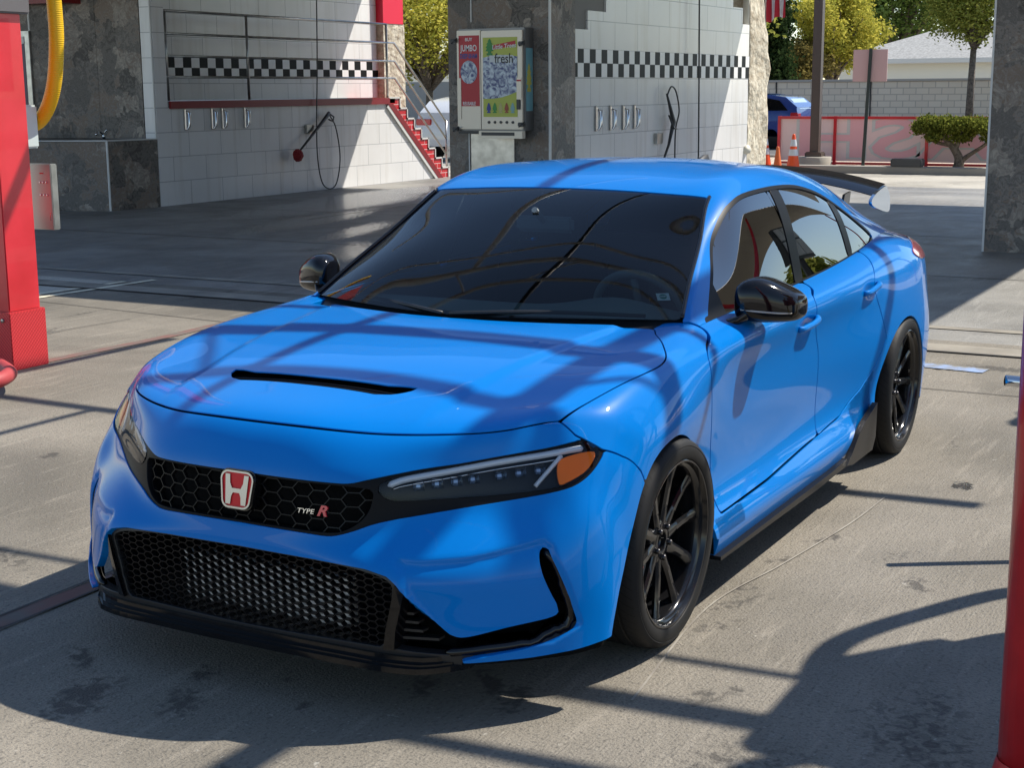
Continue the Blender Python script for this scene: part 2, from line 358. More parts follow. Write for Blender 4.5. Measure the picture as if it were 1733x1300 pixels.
def on_top(u,v,d=0):
    l,n,i,_=BH.ray_cast(Vector((u,abs(v),3)),Vector((0,0,-1)))
    if n.z<0: n=-n
    if v<0: l.y*=-1;n.y*=-1
    return l+n*d,n
ARCH_F=smoothcurve([(-.372,.0),(-.368,.12),(-.355,.24),(-.325,.37),(-.265,.49),(-.16,.60),(-.03,.655),(.08,.658),(.18,.628),(.265,.56),(.325,.47),(.372,.385),(.42,.30),(.462,.20),(.485,.10),(.49,0)],4)+[(.4,-.3),(-.3,-.3)]
ARCH_R=smoothcurve([(-2.19,0),(-2.205,.17),(-2.24,.31),(-2.31,.45),(-2.42,.565),(-2.55,.632),(-2.68,.652),(-2.80,.630),(-2.91,.56),(-3.01,.44),(-3.07,.29),(-3.10,.1),(-3.10,0)],4)+[(-3,-.3),(-2.3,-.3)]
t_,s_=[0,2.6,3.26,4.07,4.74,5.56,6.07,6.4,11.],[7.6,7.35,7.1,6.6,6.42,6.58,7.04,7.0,7.0]
SEAM=np.interp(BODY.Q[:,1],t_,s_)
phi_seam=(BODY.Q[:,0]-SEAM)*.07
GAP=.0029
HOODP=[(.9,-.2),(.9,.0),(.85,.70),(.50,.75),(.452,.757),(.420,.768),(.352,.788),(.205,.820),(.064,.846),(-.03,.855),(-.09,.850),(-.135,.835),(-.19,.805),(-.25,.77),(-.32,.72),(-.385,.675),(-.36,.55),(-.31,.38),(-.27,.18),(-.255,0),(-.255,-.2)]
HOODP=HOODP[:3]+smoothcurve(HOODP[3:20],4)+HOODP[20:]
FACE=[(-.2,.645),(0,.645),(.09,.643),(.27,.640),(.335,.640),(.378,.650),(.443,.664),(.504,.675),(.579,.684),(.663,.697),(.751,.709),(.811,.722),(.838,.727),(.856,.716),(.872,.694),(.874,.668),(.862,.634),(.832,.608),(.775,.592),(.684,.578),(.554,.561),(.426,.538),(.360,.514),(.315,.500),(.280,.496),(.20,.498),(0,.500),(-.2,.500)]
FACE=[FACE[0]]+smoothcurve(FACE[1:27],4)+[FACE[27]]
INTAKE=[(-.2,.437),(0,.437),(.256,.435),(.42,.430),(.48,.417),(.506,.397),(.529,.367),(.575,.313),(.625,.256),(.645,.245),(.675,.247),(.741,.261),(.82,.273),(.843,.283),(.838,.31),(.824,.345),(.807,.395),(.793,.452),(.799,.467),(.813,.456),(.837,.407),(.857,.349),(.873,.29),(.880,.255),(.868,.233),(.80,.203),(.72,.191),(.663,.184),(.62,.10),(-.2,.05)]
INTAKE=INTAKE[:4]+smoothcurve(INTAKE[4:9],4)+smoothcurve(INTAKE[9:14],3)+smoothcurve(INTAKE[14:19],4)+smoothcurve(INTAKE[19:27],4)+INTAKE[27:]
def bottom_z(v): return np.interp(np.abs(v),[0,.6,.66,.8,.88,.94],[.15,.16,.176,.175,.18,.188])
q=BODY
PH_HOOD=np.maximum(polyphi(top(q),HOODP), (7.0-q.Q[:,0])*.07)
inarch=np.minimum(polyphi(side(q),ARCH_F),polyphi(side(q),ARCH_R))
RA=rad_arch=-inarch
# --- bumper
ph=np.maximum.reduce([phi_seam+GAP, -(polyphi(front(q),FACE)), -(polyphi(front(q),INTAKE)), bottom_z(q.V[:,1])-q.V[:,2], RA])
link_sheet(joined(clip(q,ph)),'front_bumper',PAINT,car,rim=.022)
# --- hood
VENT=[(.572,-.2),(.572,.0),(.570,.24),(.550,.29),(.518,.320),(.492,.334),(.478,.329),(.483,.29),(.498,.24),(.505,0),(.505,-.2)]
ph=np.maximum(PH_HOOD+GAP,-polyphi(top(q),VENT))
hood=link_sheet(joined(clip(q,ph)),'hood',PAINT,car,rim=.004)
# --- fender, doors, quarter
def both(S,name,m,rim=.02,parent=car):
    a=link_sheet(S,name,m,parent,rim); b=link_sheet(mirrored(S),name,m,parent,rim); return a,b
COWL=np.maximum(-.50-q.V[:,0]*1.0,0) # unused guard
DF=smoothcurve([(-.60,1.05),(-.50,.905),(-.345,.850),(-.335,.76),(-.385,.60),(-.43,.43),(-.44,.300)],4)   # front door leading edge, top to bottom
DB=[(-1.545,1.05),(-1.53,.93),(-1.42,.89),(-1.42,.82),(-1.47,.73),(-1.515,.655),(-1.54,.50),(-1.545,.38),(-1.53,.33)]
DB=smoothcurve(DB,4)
DC=smoothcurve([(-2.36,1.05),(-2.34,.965),(-2.20,.87),(-2.21,.80),(-2.26,.745),(-2.31,.68),(-2.36,.60)],4)
SILL=[(-.44,.300),(-.92,.305),(-1.44,.330),(-1.83,.350),(-2.10,.42),(-2.25,.50),(-2.36,.60)]
DOORF=DF+[p for p in SILL if -1.52<p[0]<-.45]+DB[::-1]
DOORR=DB+[p for p in SILL if p[0]<-1.55][:-1]+DC[::-1]
BELT=np.array([q.Q[:,1]-6.0]).ravel()*.09
cowlcut=(-.52-q.V[:,0])   # >0 behind the windscreen corner
ph_f=np.maximum.reduce([-phi_seam+GAP,-PH_HOOD+GAP,RA,-polyphi(side(q),DOORF)+GAP*1.3,np.where(q.Q[:,0]<11.6,-1,1)*1.0])
# keep the fender to the outside of the cowl
ph_f=np.maximum(ph_f,(q.Q[:,1]-6.9)*.08); ph_f=np.maximum(ph_f,(.235-q.V[:,2]))
frontpart=np.where(q.V[:,0]>-.62,-1.0,1.0)
both(clip(q,np.maximum(ph_f,-.62-q.V[:,0])),'front_fender',PAINT)
doorF=np.maximum.reduce([polyphi(side(q),DOORF)+GAP*1.3,BELT,(8.8-q.Q[:,0])])
both(clip(q,doorF),'front_door',PAINT)
doorR=np.maximum.reduce([polyphi(side(q),DOORR)+GAP*1.3,BELT,RA+.004,(12-q.Q[:,0])])
both(clip(q,doorR),'rear_door',PAINT)
quart=np.maximum.reduce([-polyphi(side(q),DOORR)+GAP*1.3,BELT,RA,(15.0-q.Q[:,0]),(.20-q.V[:,2]), q.V[:,0]+1.95])
both(clip(q,quart),'rear_quarter',PAINT)
SILLP=[(-.375,.0)]+[(-.375,.30)]+[(u,z-.006) for u,z in SILL[:6]]+[(-2.205,.40),(-2.205,.0)]
sill=np.maximum.reduce([polyphi(side(q),SILLP),.165-q.V[:,2],(q.Q[:,1]-3.3)*.1,RA,(9.5-q.Q[:,0])*.1])
both(clip(q,sill),'side_sill',PAINT)
# deck closing the body under the hatch
ph=np.maximum.reduce([6.0-q.Q[:,1],(19.5-q.Q[:,0])]); link_sheet(joined(clip(q,ph)),'tailgate_sill',PAINT,car,rim=0)
# dark inner shell so that gaps and openings read as depth
inner=offset(q,-.022); ph=np.maximum.reduce([RA-.0, -(polyphi(front(q),FACE))*np.where(q.Q[:,0]<8,1,-1) if False else RA, .16-q.V[:,2]])
msk=np.where(q.Q[:,0]<7.3,np.maximum(-polyphi(front(q),FACE),-polyphi(front(q),INTAKE)),-1)
cab=np.maximum.reduce([ph,msk,np.where((q.Q[:,0]>11.3)&(q.Q[:,1]>5.9)&(q.Q[:,0]<19),1.,-1.)])
link_sheet(joined(clip(inner,cab)),'inner_shell',MATTE,car,rim=0)
# --- greenhouse
g=GREEN
WSP=np.maximum.reduce([(4.12-g.Q[:,1])*.08,(g.Q[:,0]-2.97)*.3,(.04-g.Q[:,0])*.3])
link_sheet(joined(clip(offset(g,-.003),WSP)),'windscreen',WS,car,rim=0)
WTOP=[(-.60,.895),(-.72,.968),(-.84,1.045),(-.935,1.122),(-1.02,1.175),(-1.085,1.212),(-1.16,1.243),(-1.294,1.271),(-1.55,1.281),(-1.80,1.275),(-1.98,1.256),(-2.20,1.212),(-2.40,1.140),(-2.56,1.065),(-2.655,1.018),(-2.64,1.000),(-2.52,.984),(-2.26,.969),(-1.90,.950),(-1.49,.937),(-1.14,.928),(-.92,.922),(-.72,.915),(-.60,.908)]
WTOPs=smoothcurve(WTOP,4,True)
phw=polyphi(side(g),WTOPs)
flank=np.where(g.Q[:,1]<3.75,-1.,1.)
outer=np.maximum(phw-.013,(g.Q[:,1]-3.6)*.1)
reg_glass=np.maximum(phw,(g.Q[:,1]-3.6)*.1)
PILL=[(-1.565,1.40),(-1.560,1.28),(-1.475,.93),(-1.47,.90),(-1.56,.90),(-1.565,.93),(-1.655,1.28),(-1.66,1.40)]
PILC=[(-2.235,1.30),(-2.235,1.206),(-2.20,.955),(-2.20,.90),(-2.262,.90),(-2.268,.955),(-2.320,1.186),(-2.33,1.30)]
MT=[(-.50,.88),(-.60,1.05),(-.80,1.05),(-.765,.93),(-.76,.88)]
cuts=np.minimum.reduce([polyphi(side(g),PILL),polyphi(side(g),PILC),polyphi(side(g),MT)])
gf=np.maximum(reg_glass,-cuts); gsheet=offset(g,-.006)
def sub(c): return clip(gsheet,np.maximum(gf,c))
both(sub(-1.52-g.V[:,0]),'front_door_window',TINT,rim=0)
both(sub(np.maximum(g.V[:,0]+1.52,-2.23-g.V[:,0])),'rear_door_window',TINT,rim=0)
both(sub(g.V[:,0]+2.23),'quarter_window',TINT,rim=0)
# black pillars between the panes, and the frame moulding round them
for pol in (PILL,PILC,MT): both(clip(offset(g,-.003),np.maximum(reg_glass,polyphi(side(g),pol))),'window_pillar' if pol is not MT else 'mirror_triangle',SATIN,rim=.004)
both(clip(offset(g,-.001),np.maximum.reduce([outer,-phw,(.12-g.Q[:,1])*0-.1])),'window_moulding',SATIN,rim=.004)
# roof and pillars in paint
rf=np.maximum.reduce([-outer,-np.maximum.reduce([(4.12-g.Q[:,1])*.08-.008,(g.Q[:,0]-2.97)*.3-.004]),(-.03-g.Q[:,0])*.3, np.where((g.Q[:,0]>6.6)&(g.Q[:,1]>4.9),1.,-1.)])
link_sheet(joined(clip(g,rf)),'roof',PAINT,car,rim=.012)
hg=np.maximum.reduce([6.6-g.Q[:,0],4.9-g.Q[:,1]]); link_sheet(joined(clip(offset(g,-.004),hg)),'rear_window',GB,car,rim=0)

hl_=np.maximum.reduce([-outer-.01,np.where((g.Q[:,0]<3.1)|(g.Q[:,0]>7.5),1.,-1.)]); link_sheet(joined(clip(offset(g,-.035),hl_)),'headliner',mat('headliner',(.03,.03,.032),rough=.9),car,rim=0)
# ---------------------------------------------------------------- nose: grille, lamps, intake, splitter
LENSP=smoothcurve([(.408,.628),(.425,.648),(.470,.662),(.579,.6785),(.663,.691),(.751,.703),(.811,.715),(.838,.719),(.852,.710),(.866,.692),(.867,.668),(.856,.640),(.828,.617),(.774,.604),(.684,.596),(.592,.594),(.470,.592),(.428,.600)],4,True)
GRILLEP=[(-.2,.638)]+smoothcurve([(0,.638),(.20,.635),(.30,.633),(.355,.630),(.395,.622),(.398,.590),(.385,.553),(.350,.522),(.300,.506),(.20,.505),(0,.507)],4)+[(-.2,.507)]
fr=S_front; f2=front(fr); pface=np.maximum(polyphi(f2,FACE),(fr.Q[:,0]-7.2)*.07); plens=polyphi(f2,LENSP); pgr=polyphi(f2,GRILLEP)
surround=link_sheet(joined(clip(offset(fr,-.005),np.maximum.reduce([pface-.004,-plens,-pgr]))),'grille_surround',SATIN,car,rim=.045)
grille=link_sheet(joined(clip(offset(fr,-.050),np.maximum(pface-.01,pgr-.02))),'grille',MATTE,car,rim=0)
HB=mat('lamp_housing',(.008,.008,.009),rough=.35,spec=.15)
WHT=mat('light_guide',(.62,.66,.70),rough=.14,coat=1); AMB=mat('amber_reflector',(1.0,.20,.008),rough=.4,spec=.15)
REF=mat('lamp_reflector',(.30,.32,.35),rough=.08,metal=1)
def smv(S,mir): return mirrored(S) if mir else S
for mir in (False,True):
    sgn=-1 if mir else 1
    hl=link_sheet(smv(clip(offset(fr,-.003),plens+.001),mir),'headlight',LENS,car,rim=0)
    link_sheet(smv(clip(offset(fr,-.042),plens-.004),mir),'lamp_housing',HB,hl,rim=0)
    def P(v,z,d): 
        l,n=on_front(sgn*v,z,d); return l
    topc=smoothcurve([(.43,.634),(.470,.650),(.579,.668),(.663,.681),(.751,.693),(.806,.703),(.832,.706)],5)
    b=MB(); b.smooth=True; b.tube([P(v,z,-.014) for v,z in topc],[.003]+[.0095]*(len(topc)-2)+[.005],8); b.build('light_guide',WHT,hl)
    b=MB(); b.smooth=True; b.tube([P(v,z-.017,-.022) for v,z in topc[2:-3]],[.002]*(len(topc)-5),6); b.build('chrome_line',CHR,hl)
    for k in (0,1,2,2.9,4.3,5.3,6.3):
        b=MB()                                     # the faceted reflector cells in a row
        v=.50+k*.040; zc=.630+k*.0045; c=P(v,zc,-.028); n=on_front(sgn*v,zc)[1]
        X=n.cross(Vector((0,0,1))).normalized(); Y=X.cross(n)
        Mx=Matrix(((X.x,Y.x,n.x,c.x),(X.y,Y.y,n.y,c.y),(X.z,Y.z,n.z,c.z),(0,0,0,1)))
        hw,hh=.0155,.0135
        o=[(-hw,-hh,.010),(hw,-hh,.010),(hw*1.1,hh,.012),(-hw*.9,hh,.012),(-hw*.35,-hh*.3,-.012),(hw*.35,-hh*.3,-.012),(hw*.35,hh*.3,-.012),(-hw*.35,hh*.3,-.012)]
        b.add([Mx@Vector(p) for p in o],[(0,1,5,4),(1,2,6,5),(2,3,7,6),(3,0,4,7),(4,5,6,7)])
        b.build('reflector_cell',REF,hl)
    amb=[(.787,.672),(.815,.690),(.858,.694),(.862,.668),(.850,.645),(.815,.622),(.800,.620)]
    link_sheet(smv(clip(offset(fr,-.012),np.maximum(polyphi(f2,smoothcurve(amb,3,True)),plens+.004)),mir),'side_reflector',AMB,hl,rim=.01)
    b=MB(); b.smooth=True; b.tube([P(*p) for p in smoothcurve([(.790,.690,-.016),(.775,.662,-.016),(.757,.630,-.014),(.748,.614,-.012)],4)],.0065,8); b.build('corner_trim',WHT,hl)
def hexwires(name,poly,w,h,r,d,m,parent,vmax,z0,z1,depth=.006):
    P=np.array(poly); b=MB(); done=set(); cx=.75*w
    ncol=int(vmax/cx)+2
    def node(x,y): return (round(x,5),round(y,5))
    for i in range(-ncol,ncol+1):
        for k in range(int((z1-z0)/h)+3):
            x=i*cx; y=z0+(k-1)*h+(h/2 if i%2 else 0)
            c=[(x+w/2,y),(x+w/4,y+h/2),(x-w/4,y+h/2),(x-w/2,y),(x-w/4,y-h/2),(x+w/4,y-h/2)]
            for a in range(6):
                p,q_=node(*c[a]),node(*c[(a+1)%6]); key=(min(p,q_),max(p,q_))
                if key in done: continue
                done.add(key)
                mid=np.array([[abs((p[0]+q_[0])/2),(p[1]+q_[1])/2]])
                if polyphi(mid,P)[0]>.003: continue
                A=on_front(p[0],p[1],d);B_=on_front(q_[0],q_[1],d)
                if A is None or B_ is None or A[0] is None: continue
                a0,n0=A;b0,n1=B_; t=(b0-a0).normalized(); s=t.cross(n0).normalized()*r
                n0=n0*depth
                b.add([a0-s,a0+s,b0+s,b0-s,a0-s*.6-n0*2,a0+s*.6-n0*2,b0+s*.6-n0*2,b0-s*.6-n0*2],[(0,3,2,1),(0,1,5,4),(1,2,6,5),(2,3,7,6),(3,0,4,7)])
    o=b.build(name,m,parent)
    o['kind']='stuff' if False else ''
    del o['kind']; return o
MESHM=mat('grille_mesh',(.006,.006,.007),rough=.3,spec=.2)
hexwires('grille_mesh',GRILLEP,.066,.038,.0014,-.016,MESHM,grille,.44,.50,.64)
# red and chrome badge on the nose
def frame_at(v,z,d):
    c,n=on_front(v,z,d); X=Vector((0,0,1)).cross(n).normalized(); Y=n.cross(X)
    return Matrix(((X.x,Y.x,n.x,c.x),(X.y,Y.y,n.y,c.y),(X.z,Y.z,n.z,c.z),(0,0,0,1)))
Mb=frame_at(0.001,.589,.0); n_=Vector((.985,0,.17)).normalized(); c_=on_front(0.001,.593)[0]; X_=Vector((0,1,0)); Y_=n_.cross(X_)
Mb=Matrix(((X_.x,Y_.x,n_.x,c_.x+.0),(X_.y,Y_.y,n_.y,0),(X_.z,Y_.z,n_.z,c_.z),(0,0,0,1)))
def rrect(wt,wb,hh,r,n=5):
    c=[(wt/2,hh/2),(-wt/2,hh/2),(-wb/2,-hh/2),(wb/2,-hh/2)]; out=[]
    for i,(x,y) in enumerate(c):
        cx=x-math.copysign(r,x); cy=y-math.copysign(r,y); a0=i*90
        for k in range(n+1):
            a=math.radians(a0+90*k/n); out.append((cx+r*math.cos(a),cy+r*math.sin(a)))
    return out
CHRB=mat('badge_chrome',(.36,.35,.35),rough=.22,metal=1)
RED=mat('badge_red',(.60,.004,.012),rough=.3,spec=.3)
badge=MB().prism(rrect(.122,.108,.112,.026),-.03,.006,Mb).build('badge_base',GB,car)
b=MB(); o_=rrect(.113,.099,.104,.024); i_=rrect(.103,.089,.094,.020); n=len(o_)
b.add([Mb@Vector((x,y,z)) for z in (.006,.0125) for x,y in o_]+[Mb@Vector((x,y,z)) for z in (.0125,.006) for x,y in i_],[(k,(k+1)%n,n+(k+1)%n,n+k) for k in range(n)]+[(n+k,n+(k+1)%n,2*n+(k+1)%n,2*n+k) for k in range(n)]+[(2*n+k,2*n+(k+1)%n,3*n+(k+1)%n,3*n+k) for k in range(n)])
b.build('badge_frame',CHRB,badge)
MB().prism(i_,.005,.0085,Mb).build('badge_field',RED,badge)
b=MB()
H_=[(-.0400,.0415),(-.0245,.0415),(-.0225,.018),(-.015,.0035),(.015,.0035),(.0225,.018),(.0245,.0415),(.0400,.0415),(.0345,-.0415),(.0185,-.0415),(.0165,-.020),(.011,-.0085),(-.011,-.0085),(-.0165,-.020),(-.0185,-.0415),(-.0345,-.0415)]
b.prism(H_,.0085,.0125,Mb); b.build('badge_letter',CHRB,badge)
def text_obj(name,txt,size,M,m,parent=None,ext=.001,shear=0,bold=0,align='CENTER',sx=1.0):
    cu=bpy.data.curves.new(name,'FONT'); cu.body=txt; cu.size=size; cu.extrude=ext; cu.shear=shear; cu.offset=bold; cu.align_x=align; cu.align_y='CENTER'
    cu.resolution_u=3
    t=bpy.data.objects.new(name,cu); scn.collection.objects.link(t)
    dg=bpy.context.evaluated_depsgraph_get(); me=bpy.data.meshes.new_from_object(t.evaluated_get(dg)); bpy.data.objects.remove(t)
    me.transform(Matrix.Diagonal((sx,1,1,1))); me.transform(M); me.materials.clear(); me.materials.append(m)
    o=bpy.data.objects.new(name,me); scn.collection.objects.link(o); o.parent=parent; return o
Mt=frame_at(.232,.556,-.012)
CHR2=CHR
text_obj('script_badge','TYPE',.019,Mt@Matrix.Translation((-.020,0,0)),CHR,car,ext=.002,sx=1.25,shear=.2)
text_obj('letter_badge','R',.040,Mt@Matrix.Translation((.030,.004,0)),mat('badge_red_r',(.55,.02,.04),rough=.2,coat=1),car,ext=.003,shear=.35,bold=.0012,sx=1.2)
# lower intake
pin=polyphi(f2,INTAKE)
link_sheet(joined(clip(offset(fr,-.155),np.maximum(pin-.012,.12-fr.V[:,2]))),'intake_back',MATTE,car,rim=0)
MESHP=[(-.2,.428)]+smoothcurve([(0,.428),(.25,.426),(.42,.419),(.475,.404),(.492,.385),(.488,.35),(.468,.26),(.455,.215),(.44,.203)],4)+[(0,.195),(-.2,.195)]
im=hexwires('intake_mesh',MESHP,.037,.0205,.0016,-.026,MESHM,car,.52,.19,.43,.009)
# black frame round the mesh and the outer pocket
pm=polyphi(f2,MESHP)
OUTERP=[(-.2,.442),(.50,.442),(.52,.40),(.505,.39),(.462,.20),(.62,.20),(.62,.05),(-.2,.05)]
link_sheet(joined(clip(offset(fr,-.018),np.maximum.reduce([pin-.003,-pm,polyphi(f2,[(-.2,.46),(.50,.46),(.512,.385),(.47,.205),(.70,.188),(.9,.262),(.9,.0),(-.2,.0)]),.150-fr.V[:,2]]))),'intake_frame',MB_,car,rim=.03)
CURT=[(.70,.20),(.70,.255),(.82,.282),(.830,.30),(.845,.34),(.81,.41),(.80,.46),(.806,.462),(.835,.405),(.856,.345),(.870,.285),(.874,.255),(.862,.238)]
for mir in (0,1):
    sg=-1 if mir else 1
    pts=[on_front(sg*v,z,d)[0] for v,z,d in ((.503,.392,-.004),(.488,.33,.0),(.470,.26,.0),(.458,.205,-.004))]
    pts2=[on_front(sg*(v+.026),z,d)[0] for v,z,d in ((.503,.378,-.012),(.488,.33,-.006),(.470,.26,-.006),(.462,.205,-.008))]
    b=MB(); b.smooth=True
    vs=[];k=len(pts)
    for p_,q_ in zip(pts,pts2): vs+=[p_,q_,q_+Vector((-.07,0,0)),p_+Vector((-.07,0,0))]
    fs=[]
    for i in range(k-1):
        for a in range(4): fs.append((i*4+a,i*4+(a+1)%4,(i+1)*4+(a+1)%4,(i+1)*4+a))
    b.smooth=False; b.add(vs,fs+[(0,1,2,3),(4*k-1,4*k-2,4*k-3,4*k-4)]); b.build('intake_strake',GB,car)
    for k in range(4):
        b=MB(); z=.225+k*.024; v1=.575+ (k<1)*.03 - k*.012
        a_=on_front(sg*.50,z,-.05)[0]; c2=on_front(sg*v1,z,-.05)[0]; up=Vector((0,0,.0035)); bk=Vector((-.03,0,0))
        b.add([a_-up,c2-up,c2+up,a_+up,a_-up+bk,c2-up+bk,c2+up+bk,a_+up+bk],[(0,1,2,3),(3,2,6,7),(0,4,5,1),(1,5,6,2),(0,3,7,4)]); b.build('pocket_louvre',MB_,car)
    # gloss blade lining the vertical slot and the channel under the cheek
    b=MB(); b.smooth=True
    path=[(.806,.462,-.020),(.832,.412,-.016),(.852,.350,-.012),(.866,.290,-.010),(.864,.252,-.012),(.84,.236,-.018),(.78,.216,-.024),(.70,.202,-.028),(.62,.196,-.028)]
    P3=[on_front(sg*v,z,d)[0] for v,z,d in smoothcurve(path,5)]
    b.tube(P3,[.004]+[.0135]*(len(P3)-2)+[.006],8); b.build('slot_trim',GB,car)
ALU=mat('intercooler_metal',(.30,.31,.32),rough=.5,metal=0)
noise_col(ALU,(.80,.81,.82),(.97,.97,.97),scale=90,detail=3)
b=MB(); b.box(.760,.786,-.295,.295,.205,.352)
for k in range(9): z=.212+k*.0165; b.box(.786,.802,-.293,.293,z,z+.008)
b.build('intercooler',ALU,car)
# splitter
pts=[]
for v in np.linspace(-.66,.66,41):
    h=on_front(float(v),.19)
    pts.append((h[0].x+.016-.05*max(0,(abs(v)-.56)/.10)**1.5, float(v)))
poly=pts+[(.55,.66),(.55,-.66)]
b=MB().prism(poly,.150,.166)
poly2=[(u-.010,v) for u,v in pts]+[(.56,.65),(.56,-.65)]; b2=[(u-.022,v) for u,v in pts]+[(.56,.64),(.56,-.64)]
b.prism(poly2,.166,.174); b.prism(b2,.174,.190)
b.build('front_splitter',GB,car)
# bonnet vent: black tray and slats under the opening
def top_strip(name,u0,u1,v0,v1,d,m,parent,th=.004,nseg=24):
    b=MB(); b.smooth=True; vs=[];fs=[]
    for i in range(nseg+1):
        v=v0+(v1-v0)*i/nseg
        for u in (u0,u1):
            l,n=on_top(u,v,d); vs+= [l,l-Vector((0,0,th))]
    for i in range(nseg):
        a=i*4; c=a+4; fs+=[(a,a+2,c+2,c),(a+1,c+1,c+3,a+3),(a+2,a+3,c+3,c+2),(a,c,c+1,a+1)]
    b.add(vs,fs); return b.build(name,m,parent)
top_strip('vent_tray',.60,.465,-.335,.335,-.020,MATTE,hood)
for u,d in ((.562,-.0035),(.543,-.006),(.524,-.007)): top_strip('vent_slat',u,u-.007,-.312+abs(u-.53)*.8,.312-abs(u-.53)*.8,d-.006,SATIN,hood,.008)
# ---------------------------------------------------------------- wheels
TYRE=mat('tyre',(.012,.012,.012),rough=.6,spec=.22)
N,L,b_=nodes(TYRE); tc=N.new('ShaderNodeTexCoord'); sp=N.new('ShaderNodeSeparateXYZ'); L.new(tc.outputs['Object'],sp.inputs[0])
at=N.new('ShaderNodeMath'); at.operation='ARCTAN2'; L.new(sp.outputs['Z'],at.inputs[0]); L.new(sp.outputs['X'],at.inputs[1])
ab=N.new('ShaderNodeMath'); ab.operation='MULTIPLY_ADD'; L.new(sp.outputs['Y'],ab.inputs[0]); ab.inputs[1].default_value=25; 
m1=N.new('ShaderNodeMath'); m1.operation='MULTIPLY'; m1.inputs[1].default_value=64/(2*math.pi); L.new(at.outputs[0],m1.inputs[0]); L.new(m1.outputs[0],ab.inputs[2])
fr_=N.new('ShaderNodeMath'); fr_.operation='FRACT'; L.new(ab.outputs[0],fr_.inputs[0])
lt=N.new('ShaderNodeMath'); lt.operation='GREATER_THAN'; lt.inputs[1].default_value=.10; L.new(fr_.outputs[0],lt.inputs[0])
ln=N.new('ShaderNodeVectorMath'); ln.operation='LENGTH'; cmb=N.new('ShaderNodeCombineXYZ'); L.new(sp.outputs['X'],cmb.inputs[0]); L.new(sp.outputs['Z'],cmb.inputs[1]); L.new(cmb.outputs[0],ln.inputs[0])
gt=N.new('ShaderNodeMath'); gt.operation='LESS_THAN'; gt.inputs[1].default_value=.3135; L.new(ln.outputs['Value'],gt.inputs[0])
mxx=N.new('ShaderNodeMath'); mxx.operation='MAXIMUM'; L.new(lt.outputs[0],mxx.inputs[0]); L.new(gt.outputs[0],mxx.inputs[1])
cr=N.new('ShaderNodeMix'); cr.data_type='RGBA'; cr.inputs[6].default_value=(.004,.004,.004,1); cr.inputs[7].default_value=(.013,.013,.0135,1); L.new(mxx.outputs[0],cr.inputs[0]); L.new(cr.outputs[2],b_.inputs['Base Color'])
bp=N.new('ShaderNodeBump'); bp.inputs['Distance'].default_value=.004; bp.inputs['Strength'].default_value=1; L.new(mxx.outputs[0],bp.inputs['Height']); L.new(bp.outputs[0],b_.inputs['Normal'])
WHEEL=mat('wheel_black',(.008,.008,.009),rough=.14,spec=.5)
DISC=mat('brake_disc',(.10,.10,.10),rough=.4,metal=.8)
AX=Matrix(((1,0,0,0),(0,0,1,0),(0,-1,0,0),(0,0,0,1)))   # local z -> +Y (outwards on the car's left)
def RM(pf): return [((r*1.052 if r<=.25 else .263+(r-.25)*(.0625/.0755)),h) for r,h in pf]
